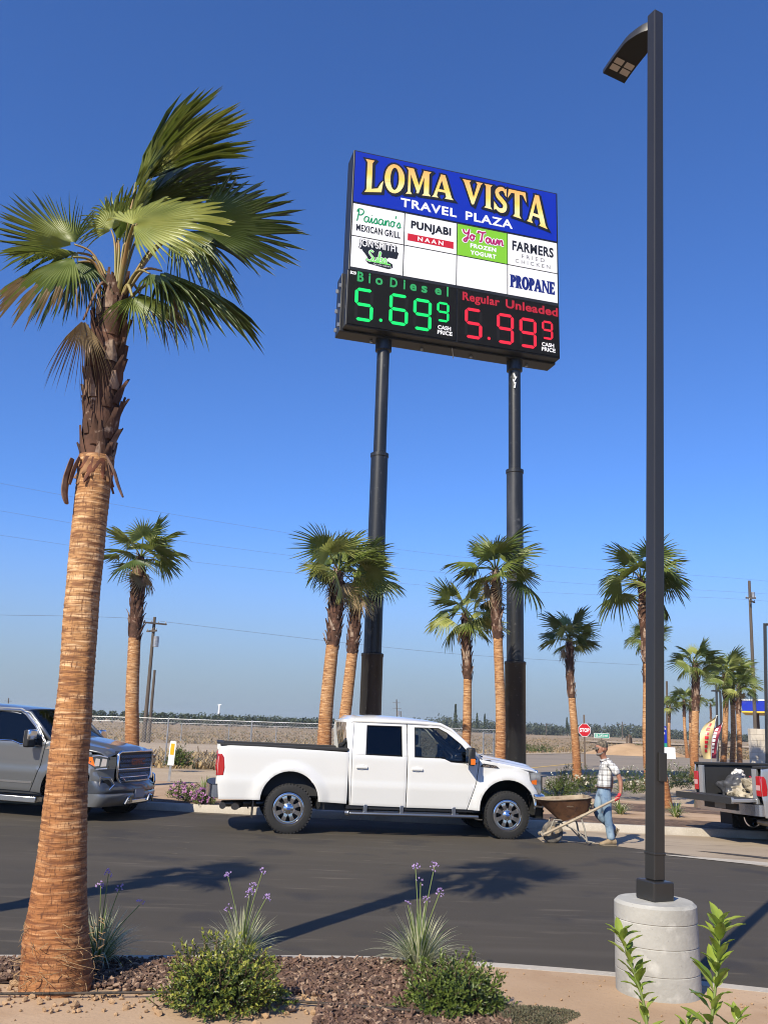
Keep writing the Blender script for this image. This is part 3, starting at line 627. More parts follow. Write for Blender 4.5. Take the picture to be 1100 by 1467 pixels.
def make_wheel(parent, x, y, side, r, w, rimr, rim_m, oval=None, spokes=8, twin=False, turn=0.):
    g = thing('wheel', None, None, (x, y, r), (0, 0, turn)); g.parent = parent
    b = MB(); h = w / 2
    prof = [(rimr - .005, -h * .8), (rimr + .02, -h * .96), (r * .86, -h), (r - .018, -h * .9), (r, -h * .7), (r, -h * .25), (r - .012, -h * .22), (r - .012, h * .0), (r, h * .03), (r, h * .7), (r - .018, h * .9), (r * .86, h), (rimr + .02, h * .96), (rimr - .005, h * .8)]
    b.lathe(prof, 56, axis='Y', closed=True)
    for k in range(44):                           # shoulder tread blocks
        t = 2 * pi * k / 44
        for s_ in (-1, 1):
            M4 = Matrix.Rotation(t, 4, 'Y') @ Matrix.Translation((r - .006, s_ * h * .62, 0))
            b.box((-.012, -h * .3, -.017), (.010, h * .3, .017), mat=M4 @ Matrix.Rotation(s_ * .3, 4, 'X'))
    b.build('tyre', RUBBER, g, smooth=35)
    b = MB(); o = side
    b.lathe([(rimr, o * h * .86), (rimr - .012, o * h * .90), (rimr - .022, o * h * .8), (rimr - .03, o * h * .2), (rimr - .03, -o * h * .8), (rimr, -o * h * .8)], 48, axis='Y', cap=False)
    for k in range(spokes):
        t = 2 * pi * (k + .5) / spokes; M4 = Matrix.Rotation(t, 4, 'Y')
        q = []
        for (rad, hw, dep) in ((.055, .034, .74), (rimr * .50, .030, .82), (rimr * .76, .040, .82), (rimr - .010, .074, .76)):
            for sg in (-1, 1): q.append((M4 @ V((rad, o * h * dep, sg * hw)), M4 @ V((rad, o * h * dep - o * .035, sg * hw * 1.25))))
        vs = [p for a in q for p in a]
        fs = []
        for i in range(3):
            a, c = i * 4, (i + 1) * 4
            fs += [(a, a+2, c+2, c), (a+1, a, c, c+1), (a+2, a+3, c+3, c+2)]
        b.add(vs, fs)
    b.lathe([(.0, o * h * .98), (.05, o * h * .96), (.062, o * h * .88), (.085, o * h * .78), (.085, o * h * .5)], 24, axis='Y', cap=False)
    b.lathe([(rimr - .008, o * h * .80), (rimr - .022, o * h * .84), (rimr * .80, o * h * .80), (rimr * .78, o * h * .70)], 40, axis='Y', cap=False); b.lathe([(.085, o * h * .78), (.115, o * h * .77), (.12, o * h * .66)], 32, axis='Y', cap=False)
    for k in range(8):
        t = 2 * pi * k / 8; b.lathe([(.0, o * h * .86), (.011, o * h * .85), (.012, o * h * .7)], 8, axis='Y', c=(.072 * cos(t), 0, .072 * sin(t)))
    b.build('rim', rim_m, g, smooth=40)
    b = MB(); b.lathe([(rimr - .035, o * h * .25), (.0, o * h * .25)], 32, axis='Y'); b.lathe([(.15, o*h*.4), (.15, o*h*.2), (.0, o*h*.2)], 24, axis='Y'); b.build('brake_disc', mat('brake disc', (.03, .03, .032), .6, .5), g)
    if oval:
        b = MB(); b.add([(.036 * cos(t), o * h * 1.0, .016 * sin(t)) for t in arange(0, 2 * pi, 21)[:-1]], [tuple(range(20))]); b.build('badge', oval, g)
    return g

def pickup(name, label, loc, rot, paint, S, group=None):
    """S: options that set the three trucks apart"""
    T = thing(name, label, 'pickup truck', loc, rot, group)
    WB = S.get('wb', 3.93); r = S.get('r', .41); fw = WB
    ROOF = S.get('roof', 0.); HOOD = S.get('hood', 0.); fl_d = S.get('flare', .035)
    def yf(x, z):
        y = .955
        if z > 1.32: y -= (z - 1.32) * .27 * (1 if x > .95 else .3)
        if z < .86: y -= (.86 - z) * .06
        y += .012 * (sm(.905, .875, z)) if False else .012 * (1 - sm(.86, .90, z))
        if x > 4.15: y -= (x - 4.15) ** 2 * .55
        if x < -.95: y -= (-.95 - x) ** 2 * .7
        for cx in (0, fw):
            d = hypot(x - cx, (z - .53) * 1.02); y += fl_d * (1 - sm(.585, .66, d))
        return y
    A0 = archpts(0, .54, .49, pi, 0, 20, .50); AF = archpts(fw, .53, .49, pi + .12, -.0, 20, .53)
    front_x = 4.60
    for s in (-1, 1):
        # bed
        bed = panel('bed_side', [[(-1.10, .53), (-.5, .54)] + A0[1:-1] + [(.5, .54), (1.0, .52), (1.0, 1.385), (.4, 1.40), (-.5, 1.42), (-1.13, 1.42), (-1.16, 1.2), (-1.15, .9)]], yf, s, paint, T)
        # doors
        rd = panel('rear_door', [[(1.075, .50), (2.05, .49), (2.05, 1.345), (1.06, 1.355)], [(1.06, 1.355), (1.30, 1.355), (1.32, 1.865), (1.965, 1.875), (1.965, 1.345), (2.05, 1.345), (2.05, 1.935), (1.10, 1.94)]], yf, s, paint, T)
        fd = panel('front_door', [[(2.065, .49), (3.17, .49), (3.23, .66), (3.33, .95), (3.37, 1.27), (3.05, 1.275), (2.86, 1.285), (2.74, 1.335), (2.66, 1.345), (2.065, 1.345)],
            [(2.065, 1.345), (2.185, 1.345), (2.195, 1.868), (2.64, 1.875), (2.80, 1.80), (3.07, 1.60), (3.30, 1.345), (3.30, 1.273), (3.37, 1.27), (3.38, 1.36), (3.12, 1.65), (2.84, 1.865), (2.66, 1.93), (2.065, 1.935)]], yf, s, paint, T)
        gl = lambda x, z: yf(x, z) - .018
        panel('window', [[(1.29, 1.34), (1.98, 1.33), (1.98, 1.89), (1.30, 1.88)]], gl, s, S.get('rearglass', GLASSM), rd, .004, 0)
        panel('window', [[(2.17, 1.33), (2.70, 1.33), (2.86, 1.275), (3.31, 1.27), (3.31, 1.36), (3.07, 1.615), (2.80, 1.815), (2.64, 1.89), (2.18, 1.88)]], gl, s, S.get('frontglass', GLASSC), fd, .004, 0)
        gs_ = lambda x, z: yf(x, z) - .010
        panel('window_seal', [[(1.285, 1.33), (1.99, 1.325), (1.99, 1.352), (1.325, 1.362), (1.338, 1.852), (1.95, 1.862), (1.955, 1.352), (1.99, 1.34), (1.99, 1.89), (1.305, 1.88)]], gs_, s, BLACK, rd, .012, 0)
        if S.get('chrome_trim'):
            b = MB(); b.tube([(x, s * (yf(x, 1.35) + .006), 1.35) for x in (1.08, 1.6, 2.04)], .011, 6); b.build('trim', CHROME, rd)
            b = MB(); b.tube([(x, s * (yf(x, 1.345) + .006), 1.345) for x in (2.08, 2.4, 2.68)] + [(2.86, s * (yf(2.86, 1.295) + .006), 1.295), (3.3, s * (yf(3.3, 1.28) + .006), 1.28)], .011, 6)
            b.tube([(2.2, s * (yf(2.2, 1.89) + .006), 1.885), (2.66, s * (yf(2.66, 1.9) + .006), 1.90), (2.84, s * (yf(2.84, 1.83) + .006), 1.83), (3.1, s * (yf(3.1, 1.62) + .008), 1.62), (3.34, s * (yf(3.34, 1.37) + .008), 1.37)], .010, 6)
            b.box((2.35, s * (yf(2.5, .66)) - .006, .62), (3.2, s * (yf(2.5, .66)) + .006, .655)); b.build('trim', CHROME, fd)
        for dd, x in ((rd, 1.14), (fd, 2.14)):
            z = 1.14; y = s * yf(x, z); b = MB()
            b.box((x, min(y, y + s * .028), z - .02), (x + .2, max(y, y + s * .028), z + .02)); b.box((x + .07, min(y - s*.01, y + s * .004), z - .05), (x + .14, max(y - s*.01, y + s * .004), z + .05))
            b.build('handle', S.get('handle', paint), dd, bevel=.008, smooth=40)
        # front fender
        AFp = [(x, z) for x, z in AF if z > .5]
        fe = panel('front_fender', [[(3.185, .485)] + [(3.40, .475)] + AFp + [(4.48, .60), (4.55, .78), (4.52, .80), (4.36, 1.02), (4.33, 1.17 + HOOD), (4.1, 1.235 + HOOD), (3.75, 1.30 + HOOD), (3.395, 1.36 + HOOD * .5), (3.385, 1.27), (3.345, .95), (3.245, .66)]], yf, s, paint, T)
        b = MB(); x0 = 3.40
        q = [(x0, 1.235), (x0 + .36, 1.215), (x0 + .30, 1.26), (x0 + .06, 1.29)]
        b.prism([(x, z) for x, z in q], lambda x, z: (x, s * (yf(x, z) + .010), z), lambda x, z: (x, s * (yf(x, z) - .01), z)); vent = b.build('fender_vent', S.get('vent', BLACK), fe)
        if S.get('vent_text'):
            b = MB(); put = (lambda u, v, d=0: (lerp(x0 + .05, x0 + .31, u), s * (yf(x0 + .2, 1.25) + .013), lerp(1.238, 1.268, v) - .02 * u)) if s < 0 else (lambda u, v, d=0: (lerp(x0 + .31, x0 + .05, u), s * (yf(x0 + .2, 1.25) + .013), lerp(1.238, 1.268, v)))
            text_fit(b, S['vent_text'], (0, 1, 0, 1), put, bold=.02); b.build('lettering', CHROME, fe)
        # headlight wrapping the corner
        hl = MB()
        q = [(4.345, 1.165 + HOOD), (4.36, 1.03), (4.44, .90), (4.535, .80), (4.60, .80), (4.60, 1.155 + HOOD)] if not S.get('chevron') else [(4.16, 1.13 + HOOD), (4.30, .98 + HOOD), (4.44, .90 + HOOD), (4.62, .92 + HOOD), (4.62, 1.10 + HOOD), (4.45, 1.15 + HOOD)]
        yh = lambda x: yf(min(x, 4.7), 1.0) + .004
        hl.prism(q, lambda x, z: (x, s * yh(x), z), lambda x, z: (x, s * (yh(x) - .05), z))
        inner = .60 if not S.get('chevron') else .62
        hz = (.80, 1.155 + HOOD) if not S.get('chevron') else (.90 + HOOD, 1.11 + HOOD)
        hl.add([(4.60, s * yh(4.6), hz[0]), (4.66, s * inner, hz[0]), (4.66, s * inner, hz[1]), (4.60, s * yh(4.6), hz[1])], [(0, 1, 2, 3)])
        hlo = hl.build('headlight', CLEARL if not S.get('chevron') else mat('smoked lamp lens', (.05, .055, .06), .08, .3, coat=1.), T, smooth=30)
        b = MB(); q = [(4.38, 1.02), (4.40, .96), (4.50, .95), (4.50, 1.04)] if not S.get('chevron') else [(4.22, 1.10 + HOOD), (4.31, .99 + HOOD), (4.42, .94 + HOOD), (4.36, 1.10 + HOOD)]
        b.prism(q, lambda x, z: (x, s * (yh(x) + .006), z), lambda x, z: (x, s * (yh(x) - .01), z)); b.build('turn_signal', AMBER, hlo)
        b = MB(); b.add([(4.625, s * (.84), hz[0] + .06), (4.664, s * (inner + .02), hz[0] + .06), (4.664, s * (inner + .02), hz[1] - .05), (4.625, s * .84, hz[1] - .05)], [(0, 1, 2, 3)]); b.build('reflector', mat('lamp reflector', (.06, .065, .07), .15, .8, coat=1.), hlo)
        if S.get('chevron'):
            b = MB()
            for xa, xb in ((4.40, 4.49), (4.51, 4.60)): b.prism([(xa, hz[0] + .04), (xb, hz[0] + .05), (xb, hz[1] - .04), (xa + .02, hz[1] - .03)], lambda x, z: (x, s * (yh(x) + .006), z), lambda x, z: (x, s * (yh(x) - .01), z))
            b.tube([(4.36, s * (yh(4.36) + .006), hz[1] + .0), (4.48, s * (yh(4.48) + .006), hz[1] + .015), (4.61, s * (yh(4.61) + .006), hz[1] - .01)], .012, 5); b.tube([(4.44, s * (yh(4.44) + .004), hz[0] - .01), (4.62, s * (yh(4.62) + .006), hz[0] + .01)], .012, 5); b.build('lamp_unit', mat('bright lamp unit', (.7, .7, .72), .12, .7, coat=1.), hlo)
        # taillight
        b = MB(); q = [(-1.15, .91), (-1.05, .92), (-1.035, 1.05), (-1.06, 1.22), (-1.10, 1.275), (-1.155, 1.275)]
        yt = lambda x: yf(x, 1.1) + .008
        b.prism(q, lambda x, z: (x, s * yt(x), z), lambda x, z: (x, s * (yt(x) - .06), z))
        b.box((-1.175, min(s * .80, s * .92), .91), (-1.145, max(s * .80, s * .92), 1.275)); tl = b.build('taillight', REDL, T, bevel=.012, smooth=40)
        b = MB(); b.box((-1.178, min(s * .81, s * .91), 1.02), (-1.1755, max(s * .81, s * .91), 1.11)); b.build('reverse_lens', mat('reverse lens', (.5, .3, .3), .15, coat=1.), tl)
        # bed rail cap and inner wall
        b = MB(); b.box((-1.14, min(s * .70, s * .945), 1.405), (.995, max(s * .70, s * .945), 1.455)); b.build('bed_rail', LINER, T, bevel=.012)
        b = MB(); b.box((-1.10, min(s * .74, s * .78), .62), (.99, max(s * .74, s * .78), 1.40)); b.build('bed_wall', LINER, T); b = MB(); b.box((-1.155, min(s * .685, s * .80), .70), (-1.09, max(s * .685, s * .80), 1.40)); b.build('bed_post', paint, T, bevel=.01)
        # mirror
        x, z = 3.17, 1.40; b = MB()
        b.box((x - .06, min(s * 1.02, s * 1.24), z - .15), (x + .06, max(s * 1.02, s * 1.24), z + .16)); mi = b.build('mirror', S.get('mirror', BLACK), T, bevel=.03, smooth=40)
        b = MB(); b.tube([(x + .02, s * .86, z - .1), (x, s * 1.06, z - .06)], .03, 8); b.tube([(x + .02, s * .86, z - .02), (x, s * 1.06, z + .02)], .02, 8); b.prism([(3.13, 1.27), (3.34, 1.27), (3.34, 1.36), (3.2, 1.47)], lambda x, z: (x, s * (yf(x, z) + .002), z), lambda x, z: (x, s * (yf(x, z) - .03), z)); b.build('arm', BLACK, mi)
        b = MB(); b.box((x - .066, min(s * 1.04, s * 1.22), z - .13), (x - .061, max(s * 1.04, s * 1.22), z + .14)); b.build('mirror_glass', CHROME, mi)
        if S.get('mirror_signal'): b = MB(); b.box((x - .03, min(s * 1.236, s * 1.25), z - .13), (x + .05, max(s * 1.236, s * 1.25), z - .03)); b.build('turn_signal', AMBER, mi)
        if S.get('mirror_cap'): b = MB(); b.box((x + .0, min(s * 1.015, s * 1.246), z - .03), (x + .075, max(s * 1.015, s * 1.246), z + .165)); b.build('cap', CHROME, mi, bevel=.03, smooth=40)
        # running board
        b = MB(); yb = .95
        if S.get('tube_step', 1):
            b.tube([(1.05, s * yb, .37), (3.38, s * yb, .37)], .055, 10, flat=.55); b.tube([(1.0, s * (yb-.05), .37), (1.06, s * yb, .37)], .05, 8)
            for xx in (1.30, 1.95, 2.9): b.box((xx, min(s * .8, s * .95), .37), (xx + .07, max(s * .8, s * .95), .52))
        else: b.box((1.02, min(s * .78, s * 1.0), .30), (3.35, max(s * .78, s * 1.0), .40))
        b.build('side_step', S.get('step', STEPM), T, smooth=40, bevel=.01)
        b = MB(); b.box((1.0, min(s * .72, s * .92), .44), (3.4, max(s * .72, s * .92), .50)); b.box((.5, min(s * .6, s * .8), .40), (1.0, max(s * .6, s * .8), .56)); b.build('frame_rail', BLACK, T)
        # wheel housings
        for cx in (0, fw):
            b = MB(); b.lathe([(.56, s * .55), (.56, s * .86)], 40, axis='Y', c=(cx, 0, .55), cap=False); b.lathe([(.56, s * .54), (.0, s * .54)], 40, axis='Y', c=(cx, 0, .55)); 
            b.v = [(x, y, max(z, .42)) for x, y, z in b.v]; b.build('wheel_housing', mat('wheel well black', (.006, .006, .006), .9), T)
            make_wheel(T, cx, s * (.955 - .13), s, r, .27, S.get('rim', .245), S.get('rim_mat', CHROME), S.get('oval'), S.get('spokes', 8))
    # cab shell: roof, pillars, back wall
    rp = [(.98, 1.925), (1.06, 1.99), (1.5, 2.02), (2.05, 2.005), (2.5, 1.975), (2.68, 1.945)]
    def roofp(t, v):
        n = len(rp) - 1; f = t * n; i = min(int(f), n - 1); x = lerp(rp[i][0], rp[i+1][0], f - i); z = lerp(rp[i][1], rp[i+1][1], f - i) + ROOF
        hw = .80; y = v * hw; e = abs(v) ** 4; return (x + (.05 * (1 - v * v) if i == n - 1 else 0) * (f - i), y, z + .03 * (1 - v * v) - .075 * e * abs(v))
    b = MB(); b.grid(lambda t, v: roofp(t, v), arange(0, 1, 31), arange(-1, 1, 25)); roof = b.build('roof', S.get('roofpaint', paint), T, smooth=180)
    sd = roof.modifiers.new('solid', 'SOLIDIFY'); sd.thickness = .03; sd.offset = 0
    b = MB()                                       # rear wall of the cab with the window opening
    def bw(y, z): return (lerp(1.035, .93, sm(1.2, 1.95, z)) + .12 * (abs(y) / .9) ** 5 - .02 + .09 * sm(1.3, 1.9, z) * (abs(y) / .85) ** 6, y * lerp(1, .86, sm(1.3, 1.93, z)), z)
    for (y0, y1, z0, z1) in ((-.93, .93, .56, 1.42), (-.93, -.74, 1.42, 1.95), (.74, .93, 1.42, 1.95), (-.74, .74, 1.90, 1.95)): b.grid(lambda u, v: bw(u, v), arange(y0, y1, 12), arange(z0, z1, 6))
    bk = b.build('cab_back', paint, T, smooth=180); sd = bk.modifiers.new('solid', 'SOLIDIFY'); sd.thickness = .02
    b = MB(); b.grid(lambda u, v: (bw(u, v)[0] + .004, bw(u, v)[1], v), arange(-.76, .76, 12), arange(1.41, 1.91, 6)); rw = b.build('rear_window', GLASSM, T, smooth=180)
    b = MB(); b.grid(lambda u, v: (bw(u, v)[0] - .014, bw(u, v)[1], v), arange(-.26, -.20, 2), arange(1.42, 1.90, 4)); b.grid(lambda u, v: (bw(u, v)[0] - .014, bw(u, v)[1], v), arange(.20, .26, 2), arange(1.42, 1.90, 4)); b.build('frame', BLACK, rw)
    for s in (-1, 1):
        panel('cab_pillar', [[(.985, 1.40), (1.05, .50), (1.068, .50), (1.052, 1.355), (1.092, 1.945), (.955, 1.935), (.94, 1.8)]], lambda x, z: yf(1.06, z) - .5 * max(0, 1.05 - x) ** 1.4, s, paint, T)
        b = MB(); b.tube([(3.42, s * .87, 1.36 + HOOD * .4), (3.14, s * .83, 1.63), (2.88, s * .795, 1.845), (2.68, s * .78, 1.935 + ROOF), (2.1, s * .785, 1.945 + ROOF), (1.1, s * .785, 1.94 + ROOF)], .035, 8); b.build('cab_pillar', paint, T, smooth=180)
    b = MB()
    def ws(t, v): return (lerp(3.47, 2.70, t) + .10 * (1 - v * v) , v * lerp(.87, .775, t), lerp(1.36 + HOOD * .4, 1.945 + ROOF, t) + .025 * (1 - v * v))
    b.grid(ws, arange(0, 1, 10), arange(-1, 1, 14)); b.build('windshield', S.get('wsglass', GLASSC), T, smooth=180)
    b = MB(); b.grid(lambda t, v: (lerp(3.36, 3.62, t) + .10 * (1 - v*v), v * .9, 1.345 + HOOD * .4 + .02 * (1 - v*v)), arange(0, 1, 3), arange(-1, 1, 9)); b.tube([(3.5, -.75, 1.40 + HOOD*.4), (3.58, -.1, 1.43 + HOOD*.4)], .012, 5); b.tube([(3.52, -.05, 1.41 + HOOD*.4), (3.55, .6, 1.42 + HOOD*.4)], .012, 5); b.build('cowl', BLACK, T)
    # hood
    b = MB()
    def hood(t, v):
        x = lerp(3.50, 4.60, t); z = lerp(1.385, 1.215, t ** 1.25) + HOOD * lerp(.6, 1, t); a = abs(v)
        yw = min(.965, yf(min(x, 4.75), 1.25)) - .02
        z += .055 * (1 - sm(.35, .62, a)) * (1 - .25 * t) + .0 - .05 * sm(.75, 1, a); z -= .06 * sm(.88, 1, t)
        return (x + .05 * (1 - v * v) * t - .06 * (1 - t) * a, v * yw, z)
    b.grid(hood, arange(0, 1, 24), arange(-1, 1, 41)); ho = b.build('hood', S.get('hoodpaint', paint), T, smooth=180); sd = ho.modifiers.new('solid', 'SOLIDIFY'); sd.thickness = .03; sd.offset = -1
    # bed floor, front wall
    fz = .83 if S.get('tail_down') else .66
    b = MB(); b.box((-1.12, -.76, .60), (.99, .76, fz)); b.box((.96, -.76, .66), (.995, .76, 1.40)); b.build('bed_floor', LINER, T)
    # tailgate
    tg = thing('tailgate', None, None, (-1.13, 0, .64)); tg.parent = T
    b = MB(); b.box((-.035, -.78, .0), (.03, .78, .79)); b.box((-.06, -.76, .70), (.05, .76, .80)); b.build('panel', paint, tg, bevel=.012)
    b = MB(); b.box((.031, -.74, .04), (.036, .74, .70)); b.box((-.065, -.77, .801), (.055, .77, .825)); b.build('liner', LINER, tg)
    b = MB(); b.box((-.05, -.13, .50), (-.0355, .13, .60)); b.build('handle', BLACK, tg, bevel=.01)
    if S.get('oval'): b = MB(); b.add([(-.0375, -.11 * cos(t), .36 + .05 * sin(t)) for t in arange(0, 2 * pi, 21)[:-1]], [tuple(range(20))]); b.build('badge', S['oval'], tg)
    if S.get('tail_down'): tg.rotation_euler = (0, radians(-90), 0); tg.location.z = .83; tg.scale.z = .76
    # rear bumper
    b = MB()
    pr = [(-.92, -1.06), (-.90, -1.22), (-.5, -1.30), (0, -1.315), (.5, -1.30), (.90, -1.22), (.92, -1.06)]
    P = crv([(x, y, 0) for y, x in pr], 4)
    for i in range(len(P) - 1):
        a, c = P[i], P[i+1]; b.add([(a.x, a.y, .56), (c.x, c.y, .56), (c.x, c.y, .76), (a.x, a.y, .76), (-1.1, c.y*.97, .56), (-1.1, a.y*.97, .56), (-1.1, c.y*.97, .76), (-1.1, a.y*.97, .76)], [(0, 1, 2, 3), (0, 5, 4, 1)])
    rb = b.build('rear_bumper', S.get('bumper', GREYMETAL), T, smooth=40)
    b = MB()
    for i in range(len(P) - 1):
        a, c = P[i], P[i+1]; b.add([(a.x+.01, a.y, .765), (c.x+.01, c.y, .765), (-1.09, c.y * .97, .775), (-1.09, a.y * .97, .775)], [(0, 1, 2, 3)])
    b.box((-1.335, -.45, .62), (-1.30, .45, .74)) if S.get('plate_recess') else None
    b.build('step_pad', BLACK, rb)
    if S.get('plate_recess'):
        b = MB(); b.box((-1.338, -.15, .63), (-1.336, .15, .73)); b.build('number_plate', mat('plate', (.25, .25, .26), .5), rb)
    # exhaust, axle, mud flap
    b = MB(); b.tube([(-.3, -.55, .46), (-.75, -.62, .44), (-.82, -.85, .43), (-.84, -.97, .42)], .055, 12); b.tube([(-.55, -.60, .46), (-1.02, -.68, .44), (-1.02, -.97, .43)], .055, 12); b.build('exhaust', mat('exhaust pipe', (.15, .14, .13), .35, .9), T, smooth=40)
    b = MB(); b.tube([(0, -.8, .42), (0, .8, .42)], .07, 8); b.lathe([(.0, -.16), (.16, -.1), (.16, .1), (.0, .16)], 12, axis='Y', c=(0, 0, .42)); b.tube([(fw, -.8, .40), (fw, .8, .40)], .07, 8); b.tube([(0, 0, .42), (2, 0, .5)], .05, 8); b.box((.6, -.5, .38), (3.3, .5, .5)); b.box((-.62, -.96, .25), (-.60, -.62, .55)); b.box((-.62, .62, .25), (-.60, .96, .55)); b.build('chassis', BLACK, T)
    # interior
    b = MB(); b.box((1.2, -.78, .55), (3.3, .78, .62)); b.box((3.05, -.80, .95), (3.42, .80, 1.30)); b.build('dashboard', DARKIN, T, bevel=.04)
    for x, y in ((2.35, -.40), (2.35, .40), (1.45, -.42), (1.45, .42)):
        b = MB(); b.box((x, y - .25, .75), (x + .5, y + .25, .92)); b.box((x - .12, y - .25, .9), (x + .04, y + .25, 1.52)); b.box((x - .10, y - .13, 1.55), (x, y + .13, 1.74)); b.build('seat', SEATM, T, bevel=.04, smooth=40)
    b = MB(); pts = [(2.95 + .06 * sin(t), .40 + .18 * cos(t), 1.28 + .17 * sin(t)) for t in arange(0, 2 * pi, 24)]; b.tube(pts, .016, 6); b.tube([(3.1, .4, 1.2), (2.96, .4, 1.27)], .03, 6); b.build('steering_wheel', BLACK, T)
    b = MB(); b.cbox((2.78, 0, 1.80), (.02, .22, .06)); b.build('rear_view_mirror', BLACK, T)
    S['front'](T, paint, yf, HOOD)
    for o in T.children:                          # a longer tail: stretch everything behind the rear wheels
        if o.type != 'MESH' or o.name.startswith(('wheel', 'chassis')): continue
        for v in o.data.vertices:
            if v.co.x < -.55: v.co.x -= .10 * sm(-.55, -1.0, v.co.x)
        for c in o.children:
            if c.type == 'MESH':
                for v in c.data.vertices:
                    if v.co.x < -.55: v.co.x -= .10 * sm(-.55, -1.0, v.co.x)
    tg.location.x -= .10
    return T

FBLUE = mat('badge blue', (.02, .06, .25), .3, coat=1.)
def front_bars(T, paint, yf, HOOD):                # plain chrome bar grille and chrome bumper
    b = MB(); b.box((4.58, -.60, .74), (4.64, .60, 1.20)); gr = b.build('grille', CHROME, T, bevel=.03, smooth=40)
    b = MB()
    for z in (.80, .90, 1.0, 1.10): b.box((4.642, -.54, z), (4.648, .54, z + .055))
    b.build('grille_opening', BLACK, gr)
    b = MB(); b.box((4.645, -.56, .95), (4.68, .56, .99)); b.box((4.645, -.56, 1.06), (4.68, .56, 1.09)); b.build('bar', CHROME, gr, bevel=.008)
    b = MB(); b.add([(4.69, .16 * cos(t), 1.02 + .065 * sin(t)) for t in arange(0, 2 * pi, 25)[:-1]], [tuple(range(24))]); b.build('badge', FBLUE, gr)
    b = MB(); pr = crv([(4.42, -.96, 0), (4.64, -.90, 0), (4.76, -.5, 0), (4.78, 0, 0), (4.76, .5, 0), (4.64, .90, 0), (4.42, .96, 0)], 4)
    z = [(0, .56), (.02, .60), (.025, .72), (-.02, .78), (-.10, .79)]
    b.grid(lambda i, j: (pr[int(i)].x + z[int(j)][0], pr[int(i)].y, z[int(j)][1]), range(len(pr)), range(5)); fb = b.build('front_bumper', CHROME, T, smooth=60)
    sd = fb.modifiers.new('solid', 'SOLIDIFY'); sd.thickness = .02
    b = MB(); b.box((4.5, -.8, .36), (4.66, .8, .56)); b.tube([(4.66, -.45, .5), (4.8, -.45, .46), (4.8, -.40, .46), (4.66, -.40, .5)], .02, 6); b.tube([(4.66, .45, .5), (4.8, .45, .46), (4.8, .40, .46), (4.66, .40, .5)], .02, 6); b.build('air_dam', BLACK, fb)
